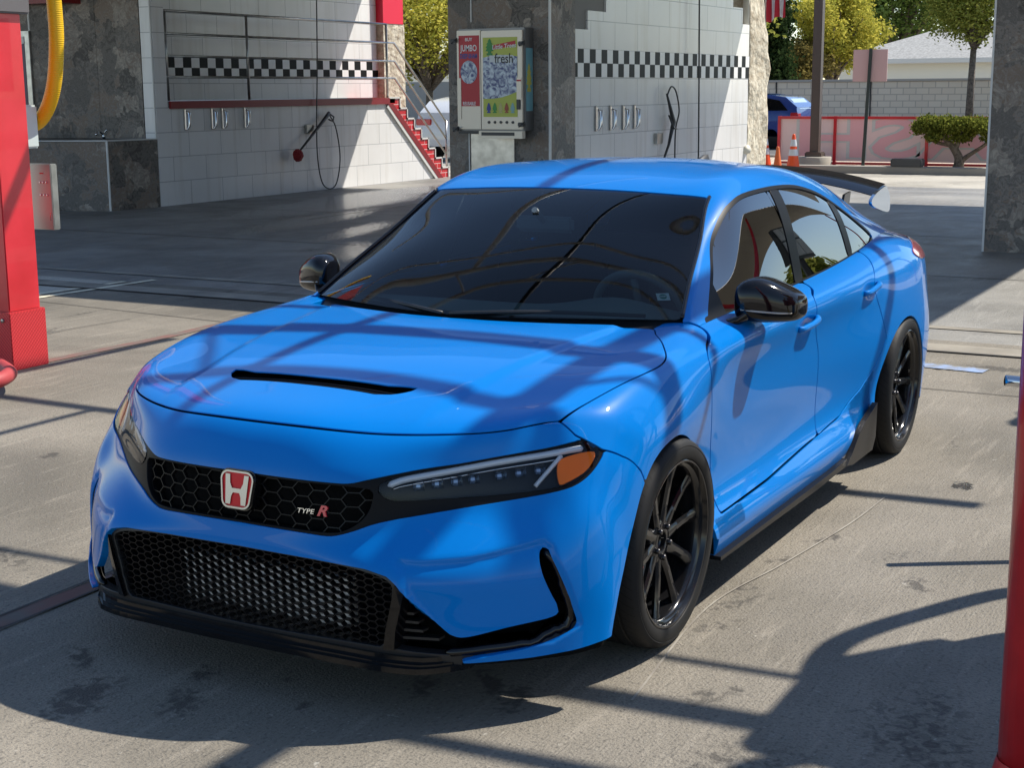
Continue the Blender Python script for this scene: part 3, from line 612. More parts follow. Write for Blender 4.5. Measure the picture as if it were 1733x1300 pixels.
def make_wheel():
    b=MB(); b.smooth=True
    b.lathe(RM([(.2425,-.012),(.2445,-.004),(.2455,.001),(.243,.003),(.2385,.002),(.2360,-.004),(.2335,-.013),(.226,-.018),(.2225,-.022),(.2200,-.035),(.2185,-.060),(.2150,-.10),(.2150,-.20),(.226,-.245),(.240,-.250)]),AX,72)
    # hub
    b.lathe([(0,-.066),(.026,-.066),(.030,-.062),(.031,-.048),(.034,-.046),(.060,-.047),(.070,-.052),(.075,-.064),(.077,-.11),(.02,-.11)],AX,48)
    for k in range(10):
        a=2*math.pi*k/10+.12; Rk=Matrix.Rotation(a,4,'Z')
        secs=[]
        for t in np.linspace(0,1,9):
            r=.052+t*(.234-.052); w=.0215-.0055*math.sin(t*math.pi*.9)+.005*max(0,t-.8)*5
            top=-.046-.002*t+.020*t**3+ (.004*math.sin(t*math.pi)); dp=.022-.006*t
            off=.006*math.sin(t*math.pi)       # gentle S in plan
            secs.append((r,w,top,dp,off))
        vs=[]
        for r,w,top,dp,off in secs:
            for x,z in ((-w*.45,top),(w*.45,top),(w,top-.007),(w*.8,top-dp),(-w*.8,top-dp),(-w,top-.007)): vs.append(AX@Rk@Vector((r,x+off,z)))
        fs=[(i*6+j,i*6+(j+1)%6,(i+1)*6+(j+1)%6,(i+1)*6+j) for i in range(8) for j in range(6)]
        b.add(vs,fs)
    w=b.build('wheel',WHEEL,None,auto=35)
    b=MB(); b.smooth=True; g=.3185; T=.3255
    b.lathe(RM([(.236,-.014),(.2435,-.006),(.2475,.003),(.255,.006),(.270,.007),(.288,.006),(.291,.0045),(.294,.0055),(.305,.001),(.3135,-.008),(.3205,-.024),(.3235,-.045),(.3195,-.047),(.3195,-.054),(.3245,-.056),(T,-.085),(.3200,-.088),(.3200,-.099),(T,-.102),(T,-.160),(.320,-.163),(.320,-.174),(T,-.177),(.3245,-.206),(.3195,-.208),(.3195,-.216),(.3235,-.218),(.3205,-.241),(.3135,-.257),(.300,-.265),(.27,-.270),(.245,-.262),(.236,-.25)]),AX,96)
    ty=b.build('tyre',TYRE,w,auto=40)
    # raised ring of sidewall lettering
    b=MB()
    for k,word in enumerate(('RE71RS','POTENZA')):
        pass
    b=MB(); b.smooth=True; b.lathe([(.165,-.095),(.170,-.095),(.170,-.120),(.06,-.120)],AX,48); b.build('brake_disc',DISC,w)
    b=MB(); b.smooth=True
    for k in range(5):
        b=MB(); b.smooth=True; a=2*math.pi*k/5+.35; Mx=AX@Matrix.Translation((.049*math.cos(a),.049*math.sin(a),-.058))
        b.lathe([(0,.024),(.007,.024),(.0095,.020),(.0105,0),(.0105,-.01)],Mx,12); b.build('lug_nut',mat('dark_steel',(.05,.05,.055),rough=.25,metal=1),w,auto=30)
    b=MB(); b.smooth=True; a=.1; b.tube([AX@Vector((.206*math.cos(a),.206*math.sin(a),-.055)),AX@Vector((.200*math.cos(a),.200*math.sin(a),-.020))],.0042,8); b.build('valve',mat('valve_red',(.5,.08,.03),rough=.3,metal=.6),w)
    return w
w0=make_wheel()
spots=[(0,.932,0),(-2.735,.930,0),(0,-.932,math.pi),(-2.735,-.930,math.pi)]
for i,(u,v,rz) in enumerate(spots):
    w=w0 if i==0 else copy_tree(w0)
    w.parent=car; w.location=(u,v,.3225); w.rotation_euler=(math.radians(-1.5),math.radians((0,23,51,11)[i]),rz)
# wheel-house linings and underbody
for u,poly in ((0,ARCH_F),(-2.7,ARCH_R)):
    for sg in (1,-1):
        P=[p for p in poly if p[1]>=.16]; b=MB(); b.smooth=True; vs=[];fs=[]
        for (x,z) in P: vs+=[(x,sg*.915,z+.004),(x,sg*.62,z+.02)]
        for i in range(len(P)-1): fs.append((2*i,2*i+1,2*i+3,2*i+2))
        n=len(vs); vs+=[(x,sg*.62,z+.02) for x,z in P]; fs.append(tuple(range(n,n+len(P))))
        b.add(vs,fs); b.build('wheel_house',MATTE,car)
b=MB(); b.box(-2.2,-.4,-.86,.86,.155,.30); b.box(-3.35,-2.2,-.60,.60,.2,.55); b.box(-.45,.74,-.60,.60,.17,.50); b.build('underbody',MATTE,car)
# ---------------------------------------------------------------- mirrors, handles, skirts, wing, lamps, cabin
YZ_=Matrix(((0,0,1,0),(1,0,0,0),(0,1,0,0),(0,0,0,1)))
def loft(secs,n=20,e=3.0):
    """secs: (v,uc,zc,a,b) super-ellipse sections -> verts, faces"""
    vs=[];fs=[]
    for v,uc,zc,a,b in secs:
        for k in range(n):
            t=2*math.pi*k/n; c,s=math.cos(t),math.sin(t)
            vs.append((uc+a*math.copysign(abs(c)**(2/e),c), v, zc+b*math.copysign(abs(s)**(2/e),s)))
    for i in range(len(secs)-1):
        for k in range(n): fs.append((i*n+k,i*n+(k+1)%n,(i+1)*n+(k+1)%n,(i+1)*n+k))
    fs+=[tuple(range(n))[::-1],tuple(range((len(secs)-1)*n,len(secs)*n))]
    return vs,fs
for sg in (1,-1):
    fl=lambda vs:[(x,y*sg,z) for x,y,z in vs]
    b=MB(); b.smooth=True
    S_=np.array([(.838,-.755,.962,.030,.030),(.843,-.755,.962,.055,.055),(.872,-.765,.966,.078,.071),(.91,-.785,.966,.087,.076),(.95,-.805,.959,.088,.070),(.99,-.825,.949,.083,.058),(1.018,-.84,.942,.070,.047),(1.034,-.85,.938,.050,.033),(1.041,-.855,.937,.015,.012)])
    vs,fs=loft(smoothcurve(S_.tolist(),3),28); b.add(fl(vs),fs)
    mir=b.build('wing_mirror',GB,car)
    b=MB(); b.smooth=True
    vs,fs=loft([(.80,-.70,.893,.050,.012),(.835,-.705,.895,.052,.014),(.865,-.72,.905,.050,.017),(.89,-.745,.925,.046,.022),(.91,-.765,.945,.040,.03)],20); b.add(fl(vs),fs); b.build('mirror_foot',GB,mir)
    b=MB(); b.smooth=True
    pts=[(-.690,.868,.940),(-.701,.91,.936),(-.720,.95,.932),(-.744,.99,.928),(-.775,1.018,.926)]
    b.tube([(x,y*sg,z) for x,y,z in smoothcurve(pts,4)],.0035,6); b.build('indicator_strip',mat('indicator',(.35,.33,.30),rough=.15,coat=1),mir)
    # door handles
    for u,z in ((-1.315,.808),(-2.125,.842)):
        hp=[on_side(u+d,z+zz,o)[0] for d,zz,o in ((.085,-.012,-.004),(.070,-.010,.014),(.03,-.004,.024),(-.03,.004,.026),(-.075,.010,.020),(-.095,.013,.004))]
        b=MB(); b.smooth=True; b.tube([(p.x,p.y*sg,p.z) for p in [Vector(x) for x in smoothcurve([tuple(h) for h in hp],4)]],[.006]+[.0125]*19+[.006],10)
        b.build('door_handle',PAINT,car)
    # carbon side skirt with its upturned rear fin
    b=MB(); P=[(-.372,.163),(-.372,.176),(-1.0,.176),(-1.60,.176),(-1.80,.185),(-1.86,.155),(-1.4,.150)]
    Ms=Matrix(((1,0,0,0),(0,0,1,0),(0,1,0,0),(0,0,0,1)))
    b.prism(P,.86*sg,.936*sg,Ms); b.build('side_skirt',CARBON,car)
    b=MB(); P=smoothcurve([(-1.76,.165),(-1.84,.205),(-1.93,.262),(-2.02,.300)],4)+[(-2.195,.345),(-2.185,.20),(-2.14,.150),(-1.85,.150)]
    b.prism(P,.925*sg,.948*sg,Ms); b.build('skirt_fin',CARBON,car)
# rear wing
b=MB(); b.smooth=True; vs=[];fs=[]; n=12
stn=np.linspace(-.66,.66,45)
for v in stn:
    zc=1.262-.082*(abs(v)/.66)**2.2; uc=-3.15-.0*abs(v)
    prof=[(.135,-.040),(.10,-.022),(.05,.006),(-.02,.030),(-.10,.046),(-.135,.052),(-.135,.046),(-.09,.033),(-.02,.008),(.05,-.022),(.10,-.042),(.13,-.049)]
    for x,z in prof: vs.append((uc-.02+x*.74,v,zc+z*.5))
for i in range(len(stn)-1):
    for k in range(n): fs.append((i*n+k,i*n+(k+1)%n,(i+1)*n+(k+1)%n,(i+1)*n+k))
fs+=[tuple(range(n)),tuple(range((len(stn)-1)*n,len(stn)*n))[::-1]]
b.add(vs,fs); wing=b.build('rear_wing',GB,car,auto=50)
EP=mat('endplate',(.50,.58,.66),rough=.08,metal=1)
Ms=Matrix(((1,0,0,0),(0,0,1,0),(0,1,0,0),(0,0,0,1)))
for sg in (1,-1):
    b=MB(); b.prism(smoothcurve([(-3.235,1.196),(-3.10,1.176),(-3.015,1.150),(-3.005,1.128),(-3.07,1.105),(-3.27,1.070),(-3.335,1.078),(-3.33,1.14),(-3.27,1.192)],3,True),.655*sg,.670*sg,Ms); b.build('endplate',EP,wing)
    b=MB(); b.prism([(-3.02,1.02),(-3.10,1.16),(-3.20,1.17),(-3.15,1.02)],.50*sg,.512*sg,Ms); b.build('wing_pylon',GB,wing)
# shark-fin aerial
b=MB(); b.smooth=True; vs,fs=[],[]
secs=[(.030,1.318,-2.40,-2.62),(.024,1.335,-2.43,-2.61),(.013,1.352,-2.49,-2.60),(.005,1.366,-2.54,-2.60)]
for hw,z,u0,u1 in secs:
    for k in range(12):
        t=2*math.pi*k/12; vs.append(((u0+u1)/2+(u0-u1)/2*math.cos(t),hw*math.sin(t),z))
for i in range(3):
    for k in range(12): fs.append((i*12+k,i*12+(k+1)%12,(i+1)*12+(k+1)%12,(i+1)*12+k))
fs.append(tuple(range(36,48))); b.add(vs,fs); b.build('roof_aerial',MB_,car)
# roof mouldings
for sg in (1,-1):
    I=[(i,4.62) for i in np.linspace(3.05,8.2,30)]; gp=[]
    for s0,t0 in I:
        k=np.argmin(np.abs(GREEN.Q-[s0,t0]).sum(1)); gp.append(Vector(GREEN.V[k]+GREEN.N[k]*.0005))
    pass
# windscreen surround, cowl, wipers
def gq(s0,t0,d=0):
    k=np.argmin(np.abs(GREEN.Q-[s0,t0]).sum(1)); return Vector((GREEN.V[k]+GREEN.N[k]*d).tolist())
for sg in (1,-1):
    pts=[gq(s,4.12,.001) for s in np.arange(.05,3.01,1/14)]; b=MB(); b.smooth=True; b.tube([(p.x,p.y*sg,p.z) for p in pts],.0075,8); b.build('windscreen_trim',GB,car)
cw=[(-.27,0),(-.285,.18),(-.325,.36),(-.375,.53),(-.415,.65),(-.47,.72),(-.52,.765)]
b=MB(); b.smooth=True; vs=[];fs=[]; cws=[(u,-v) for u,v in smoothcurve(cw,4)[::-1]]+smoothcurve(cw,4)[1:]
for u,v in cws: vs+=[(u+.06,v*.97,.868),(u+.01,v*.99,.880),(u-.05,v,.912),(u-.2,v*.95,.90)]
for i in range(len(cws)-1):
    for k in range(3): fs.append((i*4+k,i*4+k+1,(i+1)*4+k+1,(i+1)*4+k))
b.add(vs,fs); b.build('cowl_panel',MB_,car)
for v0,v1,s in ((.60,-.02,1),(-.05,-.62,1)):
    pts=[]
    for t in np.linspace(0,1,12):
        v=v0+(v1-v0)*t; u=-.262-.36*(abs(v)/.75)**1.9; pts.append((u-.015-.02*math.sin(t*3.1),v,.925+.014*math.sin(t*3.1)))
    b=MB(); b.smooth=True; b.tube(pts,.007,6); b.build('wiper',MB_,car)
TL=mat('tail_lamp',(.55,.10,.12),rough=.12,coat=1)
for sg in (1,-1):
    tl=np.maximum.reduce([polyphi(side(q),smoothcurve([(-2.98,.905),(-3.10,.925),(-3.40,.94),(-3.66,.925),(-3.66,.855),(-3.4,.850),(-3.12,.868)],3,True)),(q.Q[:,0]-23)*.1])
    S1=clip(offset(q,.006),tl); link_sheet(S1 if sg>0 else mirrored(S1),'tail_lamp',TL,car,rim=.02)
# registration sticker low in the windscreen
k=np.argmin(np.abs(GREEN.V-[-.58,.632,.951]).sum(1)); c=Vector(GREEN.V[k].tolist()); n=Vector(GREEN.N[k].tolist())
X=Vector((0,0,1)).cross(n).normalized(); Y=n.cross(X); c=c-n*.010
Mk=Matrix(((X.x,Y.x,n.x,c.x),(X.y,Y.y,n.y,c.y),(X.z,Y.z,n.z,c.z),(0,0,0,1)))
st=MB().box(-.022,.022,-.018,.018,-.001,.0).build('sticker',mat('sticker_white',(.75,.78,.76),rough=.5),car); st.data.transform(Mk)
b=MB(); b.lathe([(.0,.0012),(.0125,.0012),(.0125,.0002)],Mk,24); b.build('sticker_ring',mat('sticker_green',(.02,.22,.14),rough=.5),st)
text_obj('sticker_print','NON',.009,Mk@Matrix.Translation((0,0,.0014)),mat('sticker_white',(.75,.78,.76)),st,ext=.0002,bold=.0003)
# cabin
CAB=mat('cabin_trim',(.20,.22,.22),rough=.75); SEAT=mat('seat_fabric',(.03,.012,.014),rough=.85)
b=MB(); b.smooth=True; vs=[];fs=[]; DV=np.linspace(-.70,.70,29)
for v in DV:
    hump=.045*math.exp(-((v-.36)/.19)**2)
    for u,z in ((-.36,.875),(-.50,.885),(-.66,.892+hump*.6),(-.80,.893+hump),(-.90,.872+hump*.8),(-.94,.80),(-.93,.62)): vs.append((u-.10*(abs(v)/.7)**2*(u>-.6),v,z))
for i in range(len(DV)-1):
    for k in range(6): fs.append((i*7+k,i*7+k+1,(i+1)*7+k+1,(i+1)*7+k))
b.add(vs,fs); b.build('dashboard',CAB,car)
b=MB(); b.smooth=True; cst=Vector((-1.02,.36,.845)); ax=Vector((-.9,0,.42)).normalized(); X=Vector((0,1,0)); Y=ax.cross(X)
b.tube([cst+X*(.178*math.cos(t))+Y*(.178*math.sin(t)) for t in np.linspace(0,2*math.pi,40,endpoint=False)],.016,10,closed=True)
b.tube([cst-X*.17,cst-X*.02],.014,8); b.tube([cst+X*.17,cst+X*.02],.014,8); b.tube([cst+ax*.0-Y*.16,cst],.014,8); b.tube([cst,cst-ax*.18],.04,10); b.tube([cst-ax*.03,cst+ax*.012],.052,16)
b.build('steering_wheel',CAB,car)
for v in (.36,-.36):
    b=MB(); b.box(-1.62,-1.12,v-.25,v+.25,.42,.60,.05); b.box(-1.80,-1.62,v-.25,v+.25,.50,1.02,.06); b.box(-1.83,-1.70,v-.13,v+.13,1.02,1.18,.04)
    b.smooth=True; o=b.build('front_seat',SEAT,car,smooth=True)
b=MB(); b.box(-2.75,-2.35,-.62,.62,.50,.98,.06); b.build('rear_seat',CAB,car,smooth=True)
b=MB(); b.box(-.96,-.93,-.12,.12,1.145,1.205,.012); b.tube([(-.93,0,1.19),(-.86,0,1.235)],.012,8); b.build('rear_view_mirror',CAB,car)
b=MB(); b.box(-2.9,-.55,-.72,.72,.33,.40); b.build('cabin_floor',MATTE,car)
b=MB(); b.prism([(-.56,.40),(.56,.40),(.66,.92),(.60,1.06),(.46,1.16),(-.46,1.16),(-.60,1.06),(-.66,.92)],-2.86,-2.83,YZ_); b.build('cabin_bulkhead',MATTE,car)
b=MB(); b.box(-2.83,-2.45,-.66,.66,.90,.93); b.build('parcel_shelf',MATTE,car)
# ================================================================ SETTING: ground
CAMP=Vector((4.00278,2.57016,1.66800))
def conc(name,c1,c2,rough=.85,stain=False):
    m=mat(name,c1,rough=rough); N,L,b=nodes(m); g=N.new('ShaderNodeNewGeometry')
    def nz(s,d,di=0,sc=None):
        t=N.new('ShaderNodeTexNoise'); t.inputs['Scale'].default_value=s; t.inputs['Detail'].default_value=d; t.inputs['Distortion'].default_value=di
        if sc:
            mp=N.new('ShaderNodeMapping'); mp.inputs['Scale'].default_value=sc; mp.inputs['Rotation'].default_value=(0,0,.45); L.new(g.outputs['Position'],mp.inputs[0]); L.new(mp.outputs[0],t.inputs['Vector'])
        else: L.new(g.outputs['Position'],t.inputs['Vector'])
        return t.outputs['Fac']
    def mixc(a,b2,f,mode='MIX'):
        x=N.new('ShaderNodeMix'); x.data_type='RGBA'; x.blend_type=mode
        for s,vv in ((x.inputs[0],f),(x.inputs[6],a),(x.inputs[7],b2)):
            if isinstance(vv,tuple): s.default_value=(*vv,1)
            elif isinstance(vv,(int,float)): s.default_value=vv
            else: L.new(vv,s)
        return x.outputs[2]
    def rng(o,a,b2,c,d):
        r=N.new('ShaderNodeMapRange'); 
        for i,vv in enumerate((a,b2,c,d)): r.inputs[i+1].default_value=vv
        L.new(o,r.inputs[0]); return r.outputs[0]
    col=mixc(c1,c2,rng(nz(.9,6,.6),.35,.65,0,1))
    col=mixc(col,tuple(x*.72 for x in c1),rng(nz(.45,6,1.4),.48,.66,0,.85))
    col=mixc(col,tuple(x*1.18 for x in c2),rng(nz(2.2,5,.5,(1,9,1)),.55,.75,0,.6))     # broom and tyre streaks
    col=mixc(col,(.05,.047,.042),rng(nz(75,4),.52,.70,0,.62))                             # aggregate
    col=mixc(col,(.42,.40,.35),rng(nz(60,2),.64,.78,0,.45))
    col=mixc(col,(.62,.60,.54),rng(nz(14,2),.74,.80,0,.35))
    rgh=rng(nz(3,4),.3,.7,rough-.12,rough+.06)
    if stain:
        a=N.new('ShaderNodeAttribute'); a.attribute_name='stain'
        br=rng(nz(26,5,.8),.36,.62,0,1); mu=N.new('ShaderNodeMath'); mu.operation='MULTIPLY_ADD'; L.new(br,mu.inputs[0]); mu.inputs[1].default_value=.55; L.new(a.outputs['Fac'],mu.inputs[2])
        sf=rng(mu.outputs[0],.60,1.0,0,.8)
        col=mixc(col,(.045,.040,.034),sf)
        w=N.new('ShaderNodeAttribute'); w.attribute_name='wet'
        wm=N.new('ShaderNodeMath'); wm.operation='MULTIPLY_ADD'; L.new(br,wm.inputs[0]); wm.inputs[1].default_value=.4; L.new(w.outputs['Fac'],wm.inputs[2])
        wf=rng(wm.outputs[0],.55,.75,0,1)
        col=mixc(col,mixc(col,(.3,.29,.27),1.0,'MULTIPLY'),wf)
        x=N.new('ShaderNodeMix'); L.new(wf,x.inputs[0]); L.new(rgh,x.inputs[2]); x.inputs[3].default_value=.06; rgh=x.outputs[0]
    L.new(col,b.inputs['Base Color']); L.new(rgh,b.inputs['Roughness'])
    bp=N.new('ShaderNodeBump'); bp.inputs['Strength'].default_value=.9; bp.inputs['Distance'].default_value=.006; L.new(nz(120,4),bp.inputs['Height'])
    b2=N.new('ShaderNodeBump'); b2.inputs['Strength'].default_value=.7; b2.inputs['Distance'].default_value=.004; L.new(nz(9,3,0,(1,16,1)),b2.inputs['Height']); L.new(bp.outputs[0],b2.inputs['Normal'])
    L.new(b2.outputs[0],b.inputs['Normal']); return m
CON=conc('concrete',(.150,.134,.107),(.228,.203,.164),stain=True)
CON2=conc('concrete_bay',(.205,.198,.182),(.290,.280,.258),rough=.55,stain=True)
CON3=conc('concrete_far',(.37,.345,.29),(.45,.42,.36))
def sheet(name,x0,x1,y0,y1,z,m,step=None,kind='structure'):
    if step is None: o=MB().add([(x0,y0,z),(x1,y0,z),(x1,y1,z),(x0,y1,z)],[(0,1,2,3)]).build(name,m)
    else:
        xs=np.linspace(x0,x1,int(round((x1-x0)/step))+1); ys=np.linspace(y0,y1,int(round((y1-y0)/step))+1)
        X,Y=np.meshgrid(xs,ys,indexing='ij'); V=np.stack([X,Y,np.full_like(X,z)],-1).reshape(-1,3); a,b=X.shape; I=np.arange(a*b).reshape(a,b)
        F=np.stack([I[:-1,:-1],I[1:,:-1],I[1:,1:],I[:-1,1:]],-1).reshape(-1,4)
        me=bpy.data.meshes.new(name); me.vertices.add(len(V)); me.vertices.foreach_set('co',V.ravel()); me.loops.add(F.size); me.loops.foreach_set('vertex_index',F.ravel()); me.polygons.add(len(F)); me.polygons.foreach_set('loop_start',np.arange(0,F.size,4)); me.polygons.foreach_set('loop_total',np.full(len(F),4)); me.update(calc_edges=True)
        me.materials.append(m); o=bpy.data.objects.new(name,me); scn.collection.objects.link(o)
    o['kind']=kind; return o
def blot(V,spots):
    s=np.zeros(len(V))
    for u,v,a,b,rot,k in spots:
        c,sn=math.cos(rot),math.sin(rot); du=V[:,0]-u; dv=V[:,1]-v; x=(du*c+dv*sn)/a; y=(-du*sn+dv*c)/b
        s=np.maximum(s,k*np.clip(1.25-np.sqrt(x*x+y*y),0,1))
    return s
g=sheet('ground',-6.0,6.0,-7.0,5.0,0.0,CON,.04)
V=np.zeros(len(g.data.vertices)*3); g.data.vertices.foreach_get('co',V); V=V.reshape(-1,3)
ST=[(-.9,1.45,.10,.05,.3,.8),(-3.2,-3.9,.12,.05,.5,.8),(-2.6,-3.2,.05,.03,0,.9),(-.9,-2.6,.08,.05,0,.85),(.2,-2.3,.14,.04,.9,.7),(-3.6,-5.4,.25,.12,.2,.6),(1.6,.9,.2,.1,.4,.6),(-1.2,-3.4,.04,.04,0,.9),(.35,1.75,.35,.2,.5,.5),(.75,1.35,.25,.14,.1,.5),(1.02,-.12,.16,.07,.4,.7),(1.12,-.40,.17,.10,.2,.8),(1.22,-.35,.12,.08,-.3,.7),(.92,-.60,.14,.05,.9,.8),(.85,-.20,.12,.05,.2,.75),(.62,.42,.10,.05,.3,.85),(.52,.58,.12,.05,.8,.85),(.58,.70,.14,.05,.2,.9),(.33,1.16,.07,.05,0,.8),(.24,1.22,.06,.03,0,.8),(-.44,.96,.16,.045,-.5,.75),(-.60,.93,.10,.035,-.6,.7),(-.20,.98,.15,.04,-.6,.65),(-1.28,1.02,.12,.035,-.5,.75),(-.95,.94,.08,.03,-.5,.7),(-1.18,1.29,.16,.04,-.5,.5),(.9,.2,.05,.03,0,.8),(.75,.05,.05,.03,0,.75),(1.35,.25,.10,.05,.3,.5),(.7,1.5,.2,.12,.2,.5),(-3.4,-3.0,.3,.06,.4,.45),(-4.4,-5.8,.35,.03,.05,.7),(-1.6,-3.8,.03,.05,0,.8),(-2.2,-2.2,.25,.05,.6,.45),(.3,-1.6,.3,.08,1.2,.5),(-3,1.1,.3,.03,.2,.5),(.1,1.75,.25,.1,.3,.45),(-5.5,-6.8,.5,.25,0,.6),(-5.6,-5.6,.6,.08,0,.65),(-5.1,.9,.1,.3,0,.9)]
WT=[(-5.0,.62,.10,.22,0,1),(-2.28,1.30,.10,.05,.2,.85)]
for n_,sp in (('stain',ST),('wet',WT)):
    at_=g.data.attributes.new(n_,'FLOAT','POINT'); at_.data.foreach_set('value',blot(V,sp).astype(np.float32))
sheet('outer_ground',-400,400,-400,400,-.012,CON3)
g2=sheet('bay_floor',-21.5,-6.0,-30.0,12.0,0.0,CON2,.25)
V=np.zeros(len(g2.data.vertices)*3); g2.data.vertices.foreach_get('co',V); V=V.reshape(-1,3)
W2=[(-14.5,-10.6,3.2,.9,.1,1),(-12.0,-9.2,2.2,.5,.2,.9),(-17,-11.2,2.6,.7,0,1),(-9,-6.5,1.3,.3,.5,.8),(-7.4,-5.2,.9,.15,.3,.9),(-11,-7.8,1.6,.3,.3,.8),(-14,-3,2.5,.5,.1,.7)]
for n_,sp in (('stain',[(-7.2,-5.2,.9,.14,.35,.8),(-9,-7,1,.1,.2,.6)]),('wet',W2)):
    at_=g2.data.attributes.new(n_,'FLOAT','POINT'); at_.data.foreach_set('value',blot(V,sp).astype(np.float32))
sheet('side_ground',-6.0,30,5.0,40,0,CON3); sheet('side_ground',-6.0,30,-40,-7.0,0,CON3); sheet('side_ground',6.0,30,-7.0,5.0,0,CON3)
sheet('rear_drive',-25.2,-21.5,-30,12,0,CON3)
# painted lines, brick strip, drain edge, joints
def strip(name,pts,w,z,m):
    b=MB(); vs=[];fs=[]
    for i,p in enumerate(pts):
        a=Vector(pts[max(i-1,0)]);c=Vector(pts[min(i+1,len(pts)-1)]); t=(c-a).normalized(); n=Vector((-t.y,t.x))*w/2
        vs+=[(p[0]+n.x,p[1]+n.y,z),(p[0]-n.x,p[1]-n.y,z)]
    for i in range(len(pts)-1): fs.append((2*i,2*i+1,2*i+3,2*i+2))
    o=b.add(vs,fs).build(name,m); o['kind']='structure'; return o
BR=mat('brick_strip',(.16,.075,.06),rough=.85); noise_col(BR,(.125,.105,.088),(.165,.080,.065),scale=6,detail=8,lo=.35,hi=.62,coord='Object')
LINE=mat('line_paint',(.60,.55,.40),rough=.7); noise_col(LINE,(.40,.36,.28),(.66,.61,.46),scale=9,lo=.3,hi=.5)
JNT=mat('joint',(.055,.05,.045),rough=.9); EDG=mat('edge_concrete',(.24,.22,.18),rough=.85); noise_col(EDG,(.17,.155,.13),(.27,.245,.20),scale=2.5,detail=8)
strip('brick_line',[(x,-4.47+.02*math.sin(x*3)) for x in np.linspace(-2.7,-5.0,20)],.10,.004,BR)
strip('brick_line',[(x,-1.055+.01*math.sin(x*5)) for x in np.linspace(.1,3.0,20)],.085,.004,BR)
strip('joint_line',[(.1,-1.102),(3.0,-1.102)],.012,.006,JNT); strip('joint_line',[(.1,-1.008),(3.0,-1.008)],.012,.006,JNT)
strip('parking_line',[(-4.75,-6.98),(-6.0,-6.90)],.075,.004,LINE); strip('parking_line',[(-4.55,-6.80),(-6.2,-6.72)],.075,.006,LINE)
strip('drain_edge',[(-5.62,-9),(-5.70,5)],.30,.005,EDG); strip('drain_edge',[(-6.45,-9),(-6.55,5)],.12,.006,EDG)
strip('joint_line',[(-5.47,-9),(-5.55,5)],.03,.009,JNT)
strip('joint_line',[(-4.72,-6.7),(-4.42,-3.7),(-4.30,-1.5),(-4.3,5)],.012,.004,JNT)
strip('joint_line',[(-9.6,-12),(-9.4,4)],.02,.004,JNT); strip('joint_line',[(-13.2,-12.5),(-13.0,4)],.02,.004,JNT); strip('joint_line',[(-12,-9.3),(-20,-9.6)],.02,.006,JNT)
RIDGE=mat('mortar_ridge',(.25,.23,.2),rough=.9); noise_col(RIDGE,(.19,.17,.145),(.30,.28,.24),scale=8)
strip('mortar_ridge',smoothcurve([(.45,.99),(-.35,.90),(-.9,.97),(-1.5,1.04),(-1.95,1.06)],8),.007,.004,RIDGE)
BLU=mat('blue_strip_tone',(.25,.36,.60),rough=.6); noise_col(BLU,(.19,.18,.155),(.24,.34,.56),scale=7,lo=.40,hi=.58)
strip('blue_strip',[(-5.03,.36),(-4.98,.86)],.15,.005,BLU)  # pale blue strip, patchy into the concrete tone
CRK=mat('crack',(.05,.045,.04),rough=.95)
def crack(p0,p1,seed,w=.006):
    rs=np.random.RandomState(seed); n=26; P=[]
    d=np.array(p1)-np.array(p0); nn=np.array([-d[1],d[0]])/np.linalg.norm(d); o=0
    for i in range(n+1): o+=rs.normal()*.022; P.append(tuple(np.array(p0)+d*i/n+nn*(o+.05*math.sin(i*.5+seed))))
    strip('ground_crack',P,w,.003,CRK)
crack((1.9,-1.2),(1.35,1.4),6,.005); 
strip('ground_crack',[(x,-5.2+.10*math.sin(x*2.1)) for x in np.linspace(-4.3,-2.9,12)],.010,.008,JNT)
# ================================================================ WASH BAYS
STONE=mat('slate_tile',(.10,.09,.08),rough=.5,spec=.35); N,L,b_=nodes(STONE); gg=N.new('ShaderNodeNewGeometry')
v1=N.new('ShaderNodeTexVoronoi'); v1.inputs['Scale'].default_value=5.5; v1.inputs['Randomness'].default_value=1
n1=N.new('ShaderNodeTexNoise'); n1.inputs['Scale'].default_value=3.2; n1.inputs['Detail'].default_value=8; n1.inputs['Distortion'].default_value=1.6
mxv=N.new('ShaderNodeMix'); mxv.data_type='RGBA'; mxv.inputs[0].default_value=.35; L.new(gg.outputs['Position'],mxv.inputs[6]); L.new(n1.outputs['Color'],mxv.inputs[7]); L.new(gg.outputs['Position'],n1.inputs['Vector']); L.new(mxv.outputs[2],v1.inputs['Vector'])
sx=N.new('ShaderNodeSeparateColor'); L.new(v1.outputs['Color'],sx.inputs[0])
rp=N.new('ShaderNodeValToRGB'); e=rp.color_ramp.elements; e[0].position=.36; e[0].color=(.080,.070,.060,1); e[1].position=.90; e[1].color=(.38,.33,.27,1)
for p,c in ((.46,(.165,.150,.132,1)),(.53,(.115,.102,.090,1)),(.60,(.215,.195,.172,1)),(.68,(.19,.140,.105,1)),(.78,(.24,.215,.185,1))): x=e.new(p); x.color=c
md=N.new('ShaderNodeMath'); md.operation='MULTIPLY_ADD'; md.inputs[1].default_value=.45; L.new(sx.outputs[0],md.inputs[0]); n2=N.new('ShaderNodeTexNoise'); n2.inputs['Scale'].default_value=9; n2.inputs['Detail'].default_value=9; n2.inputs['Roughness'].default_value=.7; n2.inputs['Distortion'].default_value=2; L.new(gg.outputs['Position'],n2.inputs['Vector'])
m3=N.new('ShaderNodeMath'); m3.operation='MULTIPLY'; m3.inputs[1].default_value=.75; L.new(n2.outputs['Fac'],m3.inputs[0]); L.new(m3.outputs[0],md.inputs[2]); L.new(md.outputs[0],rp.inputs[0]); L.new(rp.outputs[0],b_.inputs['Base Color'])
